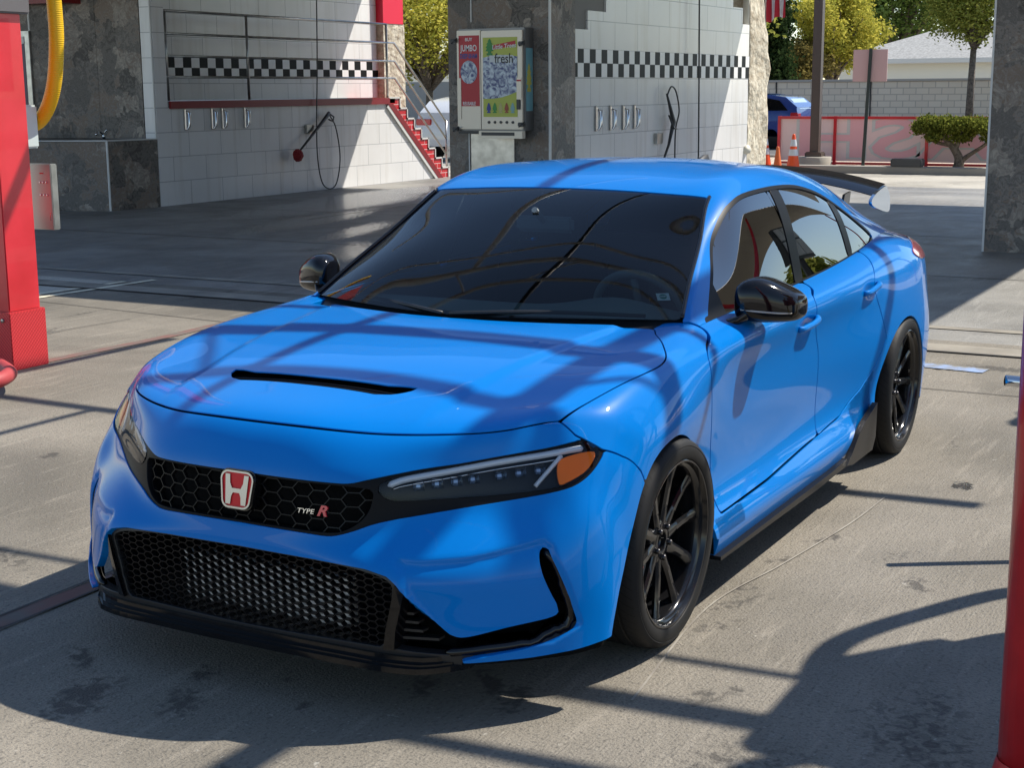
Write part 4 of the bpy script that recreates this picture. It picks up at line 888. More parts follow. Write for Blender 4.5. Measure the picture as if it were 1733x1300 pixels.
bp=N.new('ShaderNodeBump'); bp.inputs['Strength'].default_value=.6; bp.inputs['Distance'].default_value=.02; L.new(n2.outputs['Fac'],bp.inputs['Height']); L.new(bp.outputs[0],b_.inputs['Normal'])
WTRIM=mat('white_trim',(.62,.62,.60),rough=.4)
def tiles(name,c,ax,w=.74,h=.3625,mort=(.42,.43,.45),rough=.16):
    m=mat(name,c,rough=rough,spec=.5); N,L,b=nodes(m); g=N.new('ShaderNodeNewGeometry'); s=N.new('ShaderNodeSeparateXYZ'); cb=N.new('ShaderNodeCombineXYZ'); L.new(g.outputs['Position'],s.inputs[0])
    L.new(s.outputs[ax],cb.inputs[0]); L.new(s.outputs['Z'],cb.inputs[1]); br=N.new('ShaderNodeTexBrick'); L.new(cb.outputs[0],br.inputs[0])
    br.inputs['Scale'].default_value=1; br.inputs['Brick Width'].default_value=w; br.inputs['Row Height'].default_value=h; br.inputs['Mortar Size'].default_value=.0055; br.inputs['Mortar Smooth'].default_value=.1
    br.inputs['Color1'].default_value=(*c,1); br.inputs['Color2'].default_value=(*[x*.93 for x in c],1); br.inputs['Mortar'].default_value=(*mort,1); br.offset=.5
    t=N.new('ShaderNodeTexNoise'); t.inputs['Scale'].default_value=1.3; t.inputs['Detail'].default_value=6; L.new(g.outputs['Position'],t.inputs['Vector'])
    mp=N.new('ShaderNodeMapRange'); mp.inputs['To Min'].default_value=.82; mp.inputs['To Max'].default_value=1.06; L.new(t.outputs['Fac'],mp.inputs[0])
    mx=N.new('ShaderNodeMix'); mx.data_type='RGBA'; mx.blend_type='MULTIPLY'; mx.inputs[0].default_value=1; L.new(br.outputs['Color'],mx.inputs[6]); L.new(mp.outputs[0],mx.inputs[7])
    mpp=N.new('ShaderNodeMapping'); mpp.inputs['Scale'].default_value=(7,7,.6); L.new(g.outputs['Position'],mpp.inputs[0]); ts=N.new('ShaderNodeTexNoise'); ts.inputs['Scale'].default_value=1; ts.inputs['Detail'].default_value=5; L.new(mpp.outputs[0],ts.inputs['Vector'])
    ms=N.new('ShaderNodeMapRange'); ms.inputs['From Min'].default_value=.52; ms.inputs['From Max'].default_value=.75; ms.inputs['To Max'].default_value=.30; L.new(ts.outputs['Fac'],ms.inputs[0])
    mz=N.new('ShaderNodeMix'); mz.data_type='RGBA'; L.new(ms.outputs[0],mz.inputs[0]); L.new(mx.outputs[2],mz.inputs[6]); mz.inputs[7].default_value=(c[0]*.55,c[1]*.5,c[2]*.42,1); L.new(mz.outputs[2],b.inputs['Base Color'])
    bp=N.new('ShaderNodeBump'); bp.invert=True; bp.inputs['Strength'].default_value=.5; bp.inputs['Distance'].default_value=.004; L.new(br.outputs['Fac'],bp.inputs['Height'])
    b3=N.new('ShaderNodeBump'); b3.inputs['Strength'].default_value=.12; b3.inputs['Distance'].default_value=.02; t3=N.new('ShaderNodeTexNoise'); t3.inputs['Scale'].default_value=2.5; L.new(g.outputs['Position'],t3.inputs['Vector']); L.new(t3.outputs['Fac'],b3.inputs['Height']); L.new(bp.outputs[0],b3.inputs['Normal']); L.new(b3.outputs[0],b.inputs['Normal'])
    return m
TW=tiles('white_tile',(.80,.80,.80),'X',rough=.22); TR=tiles('red_tile',(.55,.012,.02),'X',.30,.095,(.75,.6,.58),.3)
BLK=mat('black_tile',(.010,.010,.010),rough=.45,spec=.12); WT_=mat('white_square',(.78,.785,.79),rough=.3)
DRED=mat('dark_red',(.20,.008,.012),rough=.35); RP=mat('red_paint',(.60,.02,.03),rough=.32,coat=.3)
noise_col(RP,(.54,.016,.024),(.66,.026,.04),scale=3,bump=.12,bscale=220,bdist=.002)
STL=mat('steel',(.42,.42,.41),rough=.28,metal=1); noise_col(STL,(.34,.34,.33),(.48,.48,.47),scale=8,detail=5)
CRM=mat('cream_frame',(.62,.56,.47),rough=.35,metal=.3); DKP=mat('dark_pipe',(.03,.03,.032),rough=.4)
XZ=Matrix(((1,0,0,0),(0,0,1,0),(0,1,0,0),(0,0,0,1)))       # prism: poly in (u,z), depth along v
YZ=Matrix(((0,0,1,0),(1,0,0,0),(0,1,0,0),(0,0,0,1)))       # prism: poly in (v,z), depth along u
def checker(name,u0,du,n,v,z0,dz,parent):
    b=MB()
    for i in range(n):
        for j in range(2):
            b.cur=(i+j)%2; x0=u0-i*du; x1=x0-du; za=z0+j*dz; e=.002
            b.add([(x0-e,v,za+e),(x1+e,v,za+e),(x1+e,v,za+dz-e),(x0-e,v,za+dz-e)],[(0,1,2,3)])
    b.cur=2; b.box(u0-n*du,u0,v-.02,v-.0025,z0,z0+2*dz)
    return b.build(name,[BLK,WT_,mat('grout',(.35,.35,.36),rough=.8)],parent)
# --- wall 1 with raised walkway, handrail and steps
w1=empty('wash_bay_wall',(-13,-12.7,0),label='white tiled bay wall with raised walkway and red edge, left of the vending column',cat='wall')
def part(b,n,m,p,**k):
    o=b.build(n,m,None,**k); o.parent=p; o.matrix_parent_inverse=Matrix.Translation(-Vector(p.location)); return o
b=MB(); b.prism([(-13.25,0),(-13.25,1.45),(-19.18,1.45),(-20.86,0)],-12.95,-12.7,XZ); part(b,'lower_wall',TW,w1)
b=MB(); b.box(-13.25,-13.0,-12.93,-12.695,0,4.4); part(b,'end_pier',TW,w1)
b=MB(); b.box(-20.20,-13.25,-13.9,-13.6,1.55,4.4); part(b,'upper_wall',TW,w1)
b=MB(); b.box(-19.40,-13.25,-13.6,-12.69,1.451,1.535); part(b,'walkway',mat('walkway_grey',(.2,.2,.2),rough=.7),w1)
b=MB(); b.box(-19.18,-13.27,-12.69,-12.655,1.435,1.545); part(b,'red_edge',DRED,w1)
c=checker('checker_band',-13.28,.1985,35,-13.592,1.895,.163,None); c.parent=w1; c.matrix_parent_inverse=Matrix.Translation(-Vector(w1.location))
st=empty('staircase',(-20,-12.7,0),label='red tiled steps with white nosings at the end of the raised walkway',cat='staircase')
P=[(-19.18,1.545)]; n=8; u0,z0=-19.55,1.545; ru=(21.25-19.55)/7.0; rz=1.545/8
P.append((u0,z0)); nos=[(-19.18,1.545),(u0,z0)]
for i in range(7):
    z1=z0-rz*(i+1); P+=[(u0-ru*i,z1),(u0-ru*(i+1),z1)]; nos+=[(u0-ru*i,z1),(u0-ru*(i+1),z1)]
P+=[(u0-ru*7,0.0),(-20.95,0.0),(-19.18,1.43)]
b=MB(); b.prism(P,-13.6,-12.69,XZ); part(b,'steps',TR,st)
b=MB(); b.prism([(-19.12,1.44),(-19.30,1.44),(-21.02,0),(-20.84,0)],-12.69,-12.66,XZ); part(b,'stringer',DRED,st)
b=MB(); b.prism([(-19.10,1.38),(-19.16,1.44),(-20.84,0.0),(-20.74,0.0)],-12.69,-12.665,XZ); part(b,'stringer_trim',WTRIM,st)
b=MB(); nos+=[(u0-ru*7,0)]
for (a,z1),(c_,z2) in zip(nos[:-1],nos[1:]):
    b.box(min(a,c_)-.012,max(a,c_)+.012,-12.695,-12.672,min(z1,z2)-.012,max(z1,z2)+.016)
part(b,'nosing',WTRIM,st)
hr=empty('handrail',(-13.3,-12.72,1.55),label='steel handrail along the raised walkway and down the red steps',cat='handrail')
YR=-12.72
for z in (2.86,2.53,2.205,1.90): 
    b=MB(); b.smooth=True
    pts=[(-13.26,YR,z),(-19.2,YR,z)]
    if z<2.8: pts+=[(-19.45,YR,z),(-21.25,YR,z-1.46)]
    b.tube(pts,.019,8); part(b,'rail',STL,hr)
for u,z0,z1 in ((-15.2,1.55,2.87),(-19.2,1.55,2.87),(-21.25,.07,1.09),(-13.30,1.55,2.87)):
    b=MB(); b.smooth=True; b.tube([(u,YR,z0),(u,YR,z1)],.022,8); part(b,'rail_post',STL,hr)
SANDS=mat('sand_stone',(.50,.44,.34),rough=.8); noise_col(SANDS,(.32,.26,.18),(.60,.55,.44),scale=7,detail=8,lo=.3,hi=.62,bump=.9,bscale=9,bdist=.05,dist=1)
ep=empty('stone_end_pillar',(-20.4,-13.5,0),label='rough sand coloured stone pillar with red top behind the red steps',cat='pillar')
b=MB(); b.box(-20.95,-20.22,-13.75,-13.45,0,2.93); part(b,'stone_face',SANDS,ep)
b=MB(); b.box(-20.90,-20.205,-13.76,-13.44,2.93,4.4); part(b,'red_top',mat('sign_red',(.75,.012,.05),rough=.4),ep)
# clips for floor mats
def clipset(u,v,z,label,grp):
    r=empty('mat_clip',(u,v,z),label=label,cat='clip',group=grp)
    b=MB(); b.smooth=True; b.tube([(0,.012,.15),(0,.012,-.15)],.016,8); b.tube([(0,.012,.12),(-.03,.06,.10),(-.03,.055,-.10),(0,.03,-.15)],[.014,.03,.022,.012],8); o=b.build('clip_jaw',CHR,r,auto=50)
    b=MB(); b.box(-.028,.028,-.0,.012,-.16,.17,.004); b.build('clip_plate',STL,r)
    return r
names1=['leftmost mat clip under the red edge, standing apart','second mat clip under the red edge, left of a close pair','third mat clip under the red edge, right of a close pair','rightmost mat clip of the four under the red edge']
names2=['mat clip nearest the stone column on the right tiled wall','second mat clip from the stone column on the right tiled wall','third mat clip from the stone column on the right tiled wall','mat clip nearest the black spray wand on the right tiled wall']
for i,u in enumerate((-13.61,-14.23,-14.48,-15.03)): clipset(u,-12.69,1.27,names1[i],'steel clips for floor mats on the tiled walls')
for i,u in enumerate((-13.83,-14.27,-14.68,-15.05)): clipset(u,-5.94,1.29,names2[i],'steel clips for floor mats on the tiled walls')
# brush wand and hose on wall 1
bw=empty('foam_brush',(-16.9,-12.6,1.2),label='black foam brush wand with red bristle head hanging on the white wall',cat='wash brush')
b=MB(); b.smooth=True; b.tube([(-17.22,-12.62,1.31),(-17.12,-12.6,1.25),(-16.62,-12.58,.92),(-16.30,-12.56,.72)],[.03,.034,.022,.016],8); b.tube([(-17.22,-12.62,1.30),(-17.33,-12.6,1.24),(-17.30,-12.6,1.16),(-17.18,-12.6,1.20)],.014,8); part(b,'wand',DKP,bw)
bm=bmesh.new(); bmesh.ops.create_icosphere(bm,subdivisions=4,radius=.105)
for v in bm.verts: v.co*=1+.16*noise.noise(v.co*40)
b=MB(); b.bm(bm,Matrix.Translation((-16.22,-12.56,.63))@Matrix.Diagonal((1,.7,1,1))); b.smooth=False; part(b,'brush_head',mat('bristle_red',(.22,.008,.012),rough=.8),bw)
b=MB(); b.box(-16.80,-16.60,-12.69,-12.64,.97,1.12,.005); part(b,'holder',STL,bw)
def hose(name,pts,r,m,label,cat,**k):
    b=MB(); b.smooth=True; b.tube(smoothcurve(pts,8),r,8); o=b.build(name,m); return tag(o,label,cat,**k)
hose('brush_hose',[(-17.2,-12.6,1.28),(-17.38,-12.6,1.05),(-17.48,-12.6,.55),(-17.36,-12.6,.12),(-17.14,-12.6,.02),(-16.92,-12.6,.16),(-16.82,-12.6,.6),(-16.83,-12.6,1.2),(-16.90,-12.6,2.2),(-16.95,-12.6,3.6)],.011,DKP,'thin dark hose looping below the foam brush and running up the left wall','hose')
# --- sink block and slate corner
sb=empty('sink_counter',(-12.5,-13.4,0),label='dark slate corner counter with a small tap on top, below the slate column',cat='counter')
SP=[(-11.62,-13.95),(-12.09,-12.85),(-12.985,-12.70),(-12.985,-14.9),(-11.9,-14.9)]
b=MB(); b.prism(SP,0,.985); part(b,'slate_base',STONE,sb)
b=MB(); b.prism([(u+.01,v+.01) for u,v in SP[:3]]+SP[3:],.986,1.005); part(b,'counter_top',mat('counter_dark',(.02,.02,.02),rough=.3),sb)
b=MB(); b.tube([(-12.093,-12.845,0),(-12.093,-12.845,1.0)],.016,6); b.tube([(-11.62,-13.94,1.0),(-12.085,-12.84,1.0),(-12.98,-12.69,1.0)],.012,6); part(b,'edge_trim',WTRIM,sb)
tp=MB(); tp.smooth=True; tp.tube([(-12.62,-13.40,1.0),(-12.62,-13.40,1.09)],.022,8); tp.tube(smoothcurve([(-12.62,-13.40,1.07),(-12.5,-13.37,1.12),(-12.42,-13.36,1.07)],4),.016,8); tp.tube([(-12.66,-13.46,1.07),(-12.62,-13.33,1.14)],.010,6); tag(tp.build('water_tap',CHR),'small chrome tap standing on the slate counter','tap')
cc=empty('slate_column',(-13.3,-13.7,0),label='dark slate clad corner column rising behind the counter, left of the white wall',cat='column')
b=MB(); b.box(-13.24,-12.99,-13.80,-12.94,1.006,4.4); part(b,'slate_face',STONE,cc)
b=MB(); b.prism([(-12.985,-13.80),(-12.70,-14.85),(-13.24,-14.85),(-13.24,-13.805)],1.006,4.4); part(b,'slate_side',STONE,cc)
b=MB(); b.tube([(-12.70,-14.85,.99),(-12.70,-14.85,3.2)],.016,6); b.tube([(-12.982,-12.715,0),(-12.982,-12.715,4.4)],.014,6); part(b,'edge_trim',WTRIM,cc)
bk=MB().box(-13.4,-12.72,-22,-14.86,0,4.4).build('slate_wall',STONE); tag(bk,'long dark slate wall at the far left behind the red post','wall')
lb=MB().box(-13.2,-12.5,-22,-14.0,2.98,3.25).build('lintel_beam',DRED); tag(lb,'dark red beam along the top of the slate wall','beam')
sg=empty('price_sign',(-12.68,-15.0,1.9),label='framed purple and yellow poster sign on the slate wall beside the red post',cat='sign')
b=MB(); b.box(-12.715,-12.66,-15.45,-14.83,1.36,2.60,.006); part(b,'sign_frame',STL,sg)
b=MB(); b.box(-12.66,-12.655,-15.40,-14.93,1.40,2.52); part(b,'poster',mat('poster_dark',(.035,.02,.07),rough=.3),sg)
b=MB(); b.prism([(-15.40,2.30),(-14.93,2.42),(-14.93,2.52),(-15.40,2.50)],-12.655,-12.651,YZ); part(b,'poster_band',WTRIM,sg)
b=MB()
for cy,cz,r in ((-15.12,2.11,.07),(-15.18,1.98,.10),(-15.05,1.97,.05)): b.prism([(cy+r*math.cos(a),cz+r*.7*math.sin(a)) for a in np.linspace(0,6.28,16,endpoint=False)],-12.655,-12.650,YZ)
part(b,'poster_patches',mat('poster_yellow',(.55,.42,.05),rough=.4),sg)
FACE_U=Matrix(((0,0,1,0),(1,0,0,0),(0,1,0,0),(0,0,0,1)))   # text plane facing +u (x->v, y->z)
def wtext(name,txt,size,u,v,z,m,parent,**k):
    o=text_obj(name,txt,size,Matrix.Translation((u,v,z))@FACE_U@Matrix.Rotation(k.pop('rot',0),4,'Z'),m,None,**k); o.parent=parent; o.matrix_parent_inverse=Matrix.Translation(-Vector(parent.location)); return o
PR=mat('print_red',(.45,.01,.02),rough=.4); PW=mat('print_white',(.70,.70,.68),rough=.4); PBK=mat('print_black',(.01,.01,.01),rough=.4); PBL=mat('print_blue',(.03,.05,.25),rough=.4)
wtext('poster_word','Slam',.13,-12.650,-15.14,2.36,PR,sg,ext=.001,shear=.2,bold=.003,rot=.2)
# --- vending column
vc=empty('slate_pillar',(-12.7,-6.6,0),label='square dark slate pillar carrying the vending machine, left of the stepped tiled wall',cat='column')
b=MB(); b.box(-13.1,-12.40,-7.31,-5.88,0,4.4); part(b,'slate_face',STONE,vc)
b=MB(); b.box(-12.42,-12.392,-5.892,-5.868,0,4.4); b.box(-12.42,-12.392,-6.98,-6.965,2.5,4.4); b.box(-12.42,-12.394,-7.03,-7.015,0,1.16); part(b,'edge_trim',WTRIM,vc)
b=MB(); b.box(-12.40,-12.385,-6.99,-6.37,.25,1.13,.004); part(b,'steel_panel',STL,vc)
vm=empty('vending_machine',(-12.3,-6.7,1.2),label='wall mounted vending machine with red and green posters on the slate pillar',cat='vending machine')
F=-12.15; K=(12.15-4.0)/(12.4-4.0); yy=lambda v:(v-2.57)*((CAMP.x-F)/(CAMP.x+12.4))+2.57; zz=lambda z:(z-1.668)*((CAMP.x-F)/(CAMP.x+12.4))+1.668
ya,yb,yc=yy(-7.185),yy(-6.255),yy(-6.835); za,zb=zz(1.19),zz(2.40)
b=MB(); b.box(-12.40,F-.02,ya-.0,yb+.02,za-.02,zb+.02,.01); part(b,'cabinet',mat('cabinet_steel',(.20,.20,.20),rough=.4,metal=.7),vm)
def vbox(n,y0,y1,z0,z1,d0,d1,m): b=MB(); b.box(F+d0,F+d1,y0,y1,z0,z1,.003 if d1-d0>.008 else 0); return part(b,n,m,vm)
vbox('door_frame',ya,yc-.01,za,zb,-.02,.006,CRM); vbox('door_frame',yc,yb,za,zb-.01,-.02,.010,CRM)
vbox('red_poster',ya+.03,yc-.025,za+.28,zb-.06,.006,.010,PR)
vbox('green_poster',yc+.03,yb-.065,za+.15,zb-.09,.010,.013,mat('poster_green',(.42,.46,.06),rough=.35))
BLUEP=mat('poster_photo',(.12,.17,.30),rough=.3); noise_col(BLUEP,(.03,.05,.18),(.55,.62,.68),scale=9,detail=6,lo=.38,hi=.62,dist=2.5)
yw=(yb-.065)-(yc+.03); y0_=yc+.03
def vprism(n,poly,d0,d1,m): b=MB(); b.prism(poly,F+d0,F+d1,YZ); return part(b,n,m,vm)
zt=zb-.09; H=zt-(za+.15)
arc=[(y0_+yw*t, zt-H*(.30-.08*math.sin(math.pi*(t*.55+.2)))) for t in np.linspace(0,1,10)]
arc2=[(y0_+yw*t, zt-H*(.77-.09*t-.0*t) - H*.03*math.sin(math.pi*t)) for t in np.linspace(1,0,10)]
vprism('photo_panel',arc+arc2,.013,.016,BLUEP)
vprism('word_panel',[(y0_+yw*.2,zt-H*.31),(y0_+yw*.88,zt-H*.31),(y0_+yw*.88,zt-H*.225),(y0_+yw*.2,zt-H*.225)],.016,.018,mat('panel_pale',(.55,.58,.58),rough=.4))
wtext('poster_word','fresh',.165,F+.0185,y0_+yw*.62,zt-H*.27,PBK,vm,ext=.0006,bold=.002,sx=.78)
wtext('poster_word','Little Trees',.075,F+.0185,y0_+yw*.62,zt-H*.115,PW,vm,ext=.0006,shear=.2,bold=.001,rot=.07,sx=.95)
vprism('word_banner',[(y0_+yw*.30,zt-H*.155),(y0_+yw*.95,zt-H*.105),(y0_+yw*.95,zt-H*.045),(y0_+yw*.33,zt-H*.095)],.013,.016,PR)
def pine(cy,cz,s):
    pts=[(0,.5),(.14,.34),(.08,.32),(.22,.16),(.14,.14),(.27,-.04),(.18,-.08),(.28,-.24),(.10,-.26),(.10,-.36),(.20,-.37),(.20,-.5)]
    return [(cy+x*s,cz+y*s) for x,y in pts]+[(cy-x*s,cz+y*s) for x,y in pts[::-1][:-1]]
GRN=mat('print_green',(.02,.22,.04),rough=.4)
vprism('tree_emblem',pine(y0_+yw*.2,zt-H*.12,H*.21),.016,.019,GRN)
for k,cl in enumerate(((.01,.03,.25),(.03,.25,.04),(.45,.42,.15),(.30,.06,.02),(.20,.38,.38))):
    yk=y0_+yw*(.16+k*.175); vprism('tree_emblem',pine(yk,za+.15+H*.115,H*.13),.014,.017,mat('tree_print_%d'%k,cl,rough=.4))
    b=MB(); b.lathe([(0,.012),(.016,.012),(.018,0)],Matrix.Translation((F+.010,yk,za+.085))@FACE_U,14); part(b,'push_button',DKP,vm)
wtext('poster_word','BUY',.055,F+.0105,(ya+yc)/2,zb-.11,PW,vm,ext=.0006,bold=.001)
wtext('poster_word','JUMBO',.105,F+.0105,(ya+yc)/2+.0,zb-.215,PW,vm,ext=.0006,bold=.002,sx=.70)
wtext('poster_word','DEEP-SHAM',.075,F+.0105,(ya+yc)/2,zb-.31,PBL,vm,ext=.0006,bold=.003,sx=.62)
b=MB(); cy=(ya+yc)/2; b.prism([(cy+.118*math.cos(a),zb-.50+.14*math.sin(a)) for a in np.linspace(0,6.28,28,endpoint=False)],F+.010,F+.013,YZ); part(b,'round_print',BLUEP,vm)
wtext('poster_word','REUSABLE',.06,F+.0105,cy,za+.31,PW,vm,ext=.0006,bold=.001,sx=.68)
vbox('coin_strip',ya+.005,ya+.06,za+.12,za+.62,.006,.016,CRM); vbox('coin_strip',yb-.075,yb-.005,za+.35,za+.62,.010,.02,CRM)
vbox('coin_slot',yb-.07,yb-.012,za+.575,za+.595,.02,.024,PR); vbox('coin_slot',yb-.072,yb-.025,za+.24,za+.36,.010,.03,DKP)
vbox('tray_slot',ya+.01,yc-.03,za-.055,za-.025,-.02,.004,DKP); vbox('delivery_tray',yc-.02,yb+.02,za-.11,za-.02,-.03,.05,CRM); vbox('tray_opening',yc+.02,yb-.09,za-.075,za-.035,.048,.054,DKP)
b=MB()
for y,z in ((yb+.01,zb-.17),(yb+.0,za+.06),(ya-.02,zb-.12),(ya-.01,za+.0)): b=MB(); b.box(F-.0,F+.045,y-.05,y+.03,z-.025,z+.025,.008); b.tube([(F+.03,y-.04,z-.03),(F+.05,y+.05,z+.03)],.009,6); part(b,'padlock_hasp',DKP,vm)
b=MB(); b.box(-12.37,F-.05,yb+.0205,yb+.0235,za+.22,zb-.22); part(b,'side_poster',mat('poster_cyan',(.16,.36,.42),rough=.4),vm)
b=MB(); b.prism([(u*.7+(-12.27),z) for u,z in pine(0,za+.62,.34)],yb+.0235,yb+.0255,XZ); part(b,'tree_emblem',mat('print_yellow',(.5,.45,.08),rough=.4),vm)
# --- wall 2, stepped top
w2=empty('stepped_bay_wall',(-13.2,-5.95,0),label='white tiled wall with stepped top and black checker band, right of the slate pillar',cat='wall')
P=[(-13.1,0),(-13.1,2.42),(-13.60,2.42),(-13.60,2.66),(-14.15,2.66),(-14.15,3.4),(-18.85,3.4),(-18.85,2.93),(-19.30,2.93),(-19.30,2.68),(-19.62,2.68),(-19.62,0)]
b=MB(); b.prism(P,-6.15,-5.95,XZ); part(b,'tiled_face',TW,w2)
c=checker('checker_band',-13.12,.176,37,-5.943,1.825,.177,None); c.parent=w2; c.matrix_parent_inverse=Matrix.Translation(-Vector(w2.location))
b=MB(); b.prism([(-13.1,2.42),(-13.1,4.4),(-14.15,4.4),(-14.15,3.4),(-14.15,2.66),(-13.60,2.66),(-13.60,2.42)],-6.14,-5.98,XZ); part(b,'grey_infill',mat('grey_render',(.22,.22,.215),rough=.8),w2)
bwn=MB().box(-21.6,-19.9,-7.6,-6.45,0,4.4).build('brown_column',mat('brown_stone',(.10,.075,.055),rough=.7)); tag(bwn,'brown column standing behind the end of the stepped white wall','column')
rb=bmesh.new(); bmesh.ops.create_cube(rb,size=1); bmesh.ops.subdivide_edges(rb,edges=rb.edges[:],cuts=30,use_grid_fill=True)
for v in rb.verts:
    x,y,z=v.co; zz_=(z+.5)*4.4; w_=np.interp(zz_,[0,1.7,2.0,2.7,3.1,4.4],[1.0,.96,1.0,.80,.66,.5])
    yv=-6.35+(y+.5)*.40; v.co=Vector((-19.64-(.5-x)*w_,yv,zz_)); v.co+=Vector((noise.noise(v.co*3.1),noise.noise(v.co*2.7+Vector((5,0,0)))*.8,0))*.06
b=MB(); b.bm(rb); o=b.build('stone_pillar',SANDS,smooth=True); tag(o,'rough sand coloured stone pillar at the right end of the stepped wall','pillar')
b=MB(); b.smooth=True; b.tube([(-19.66,-6.02,.72),(-19.66,-6.02,4.4)],.06,12); b.tube([(-19.66,-6.02,.74),(-19.60,-5.98,.66),(-19.5,-5.9,.68)],.07,12); tag(b.build('downpipe',mat('pipe_cream',(.66,.64,.56),rough=.5)),'cream drain pipe down the end of the stepped wall','pipe')
sw=empty('spray_wand',(-16.1,-5.9,1.2),label='black high pressure spray gun hanging on the stepped white wall',cat='spray gun')
b=MB(); b.smooth=True; b.tube([(-16.0,-5.86,1.60),(-16.1,-5.85,1.42),(-16.22,-5.84,1.20),(-16.05,-5.84,.88),(-15.80,-5.84,.60)],[.014,.024,.035,.020,.013],8); b.tube([(-16.06,-5.85,1.30),(-16.12,-5.8,1.12),(-16.24,-5.8,1.10)],.013,6); part(b,'gun',DKP,sw)
b=MB(); b.box(-15.98,-15.76,-5.948,-5.90,.90,1.05,.005); part(b,'holder',STL,sw)
hose('spray_hose',[(-16.02,-5.86,1.58),(-16.12,-5.84,1.70),(-16.30,-5.84,1.62),(-16.42,-5.84,1.35),(-16.30,-5.84,1.1),(-16.28,-5.84,.7),(-16.3,-5.84,.2)],.012,DKP,'thin dark hose curling round the spray gun on the stepped wall','hose')
hose('supply_hose',[(-17.15,-5.85,3.4),(-17.17,-5.84,2.0),(-17.20,-5.84,.9),(-17.2,-5.84,.3)],.013,DKP,'straight dark hose hanging down the right part of the stepped wall','hose')
# --- right slate column
rc=empty('near_slate_column',(-11.75,-.5,0),label='tall dark slate column at the right edge of the picture',cat='column')
b=MB(); b.box(-12.65,-11.72,-.525,.65,0,4.4); part(b,'slate_face',STONE,rc)
b=MB(); b.box(-11.74,-11.712,-.535,-.515,0,4.4); part(b,'edge_trim',WTRIM,rc)
# --- roof over the bays
rf_=empty('bay_roof',(-14,-6,4.4),label='flat roof slab over the wash bays, above the picture',cat='roof')
b=MB(); b.box(-20.4,-8.25,-24,2.2,4.4,4.75); part(b,'roof_slab',mat('roof_soffit',(.45,.44,.42),rough=.8),rf_)
b=MB(); b.box(-8.24,-8.16,-24,2.2,4.3,5.1); part(b,'fascia',mat('fascia_grey',(.3,.3,.29),rough=.7),rf_)
# ================================================================ POSTS, HOSES, CANOPY
lp=empty('vacuum_post',(-2.5,-4.6,0),label='thick red steel post with tread plate foot at the left edge',cat='post')
b=MB(); b.box(-2.645,-2.395,-4.82,-4.43,.36,2.14,.006); part(b,'post',RP,lp)
TP=mat('tread_plate',(.52,.012,.02),rough=.35,coat=.3); N,L,b_=nodes(TP); g_=N.new('ShaderNodeNewGeometry'); sp=N.new('ShaderNodeSeparateXYZ'); L.new(g_.outputs['Position'],sp.inputs[0])
def mth(op,a,b2,c=None):
    x=N.new('ShaderNodeMath'); x.operation=op
    for s,v_ in zip(x.inputs,(a,b2,c)):
        if v_ is None: continue
        if isinstance(v_,(int,float)): s.default_value=v_
        else: L.new(v_,s)
    return x.outputs[0]
h_=mth('ADD',sp.outputs['X'],sp.outputs['Y']); k=2*math.pi/.050
s1=mth('SINE',mth('MULTIPLY',mth('ADD',h_,sp.outputs['Z']),k),None); s2=mth('SINE',mth('MULTIPLY',mth('SUBTRACT',h_,sp.outputs['Z']),k),None)
hh=mth('GREATER_THAN',mth('MULTIPLY',mth('POWER',mth('ABSOLUTE',s1,None),3),mth('POWER',mth('ABSOLUTE',s2,None),.4)),.55)
bp=N.new('ShaderNodeBump'); bp.inputs['Strength'].default_value=.8; bp.inputs['Distance'].default_value=.004; L.new(hh,bp.inputs['Height']); cr=N.new('ShaderNodeMix'); cr.data_type='RGBA'; cr.inputs[6].default_value=(.50,.014,.022,1); cr.inputs[7].default_value=(.70,.05,.06,1); L.new(hh,cr.inputs[0]); L.new(cr.outputs[2],b_.inputs['Base Color']); L.new(bp.outputs[0],b_.inputs['Normal'])
b=MB(); b.box(-2.665,-2.375,-4.85,-4.41,0,.36,.004); part(b,'tread_plate_foot',TP,lp)
b=MB(); b.box(-2.70,-2.34,-4.95,-4.40,2.14,2.55,.01); part(b,'grey_cap',mat('grey_cap',(.12,.11,.11),rough=.6),lp)
b=MB(); b.box(-2.394,-2.36,-4.80,-4.62,.75,1.45,.004); part(b,'side_panel',mat('panel_grey',(.30,.32,.33),rough=.5),lp)
b=MB(); b.box(-2.645,-2.395,-4.80,-4.46,2.55,4.0,.006); part(b,'upper_post',RP,lp)
YEL=mat('yellow_hose',(.72,.42,.004),rough=.42,spec=.4); N,L,b_=nodes(YEL); g_=N.new('ShaderNodeNewGeometry'); sp=N.new('ShaderNodeSeparateXYZ'); L.new(g_.outputs['Position'],sp.inputs[0])
s1=mth('SINE',mth('MULTIPLY',sp.outputs['Z'],2*math.pi/.013),None); bp=N.new('ShaderNodeBump'); bp.inputs['Strength'].default_value=.35; bp.inputs['Distance'].default_value=.002; L.new(s1,bp.inputs['Height']); L.new(bp.outputs[0],b_.inputs['Normal'])
b=MB(); b.smooth=True; b.tube(smoothcurve([(-2.9,-4.50,4.0),(-2.95,-4.50,3.0),(-3.0,-4.505,2.24),(-3.0,-4.51,1.95),(-3.0,-4.56,1.70),(-3.0,-4.66,1.53),(-2.98,-4.76,1.47),(-2.9,-4.86,1.47)],8),.046,16); tag(b.build('vacuum_hose',YEL),'ribbed yellow vacuum hose curving in behind the red post','hose')
bx=empty('control_box',(-2.9,-4.6,.8),label='dull steel control box fixed behind the red post',cat='box')
b=MB(); b.box(-2.93,-2.872,-4.80,-4.50,.82,1.235,.006); part(b,'box_body',STL,bx)
b=MB(); b.box(-2.872,-2.862,-4.80,-4.495,.825,1.232,.003); part(b,'box_lid',mat('brushed_steel',(.36,.36,.35),rough=.35,metal=.85),bx)
b=MB()
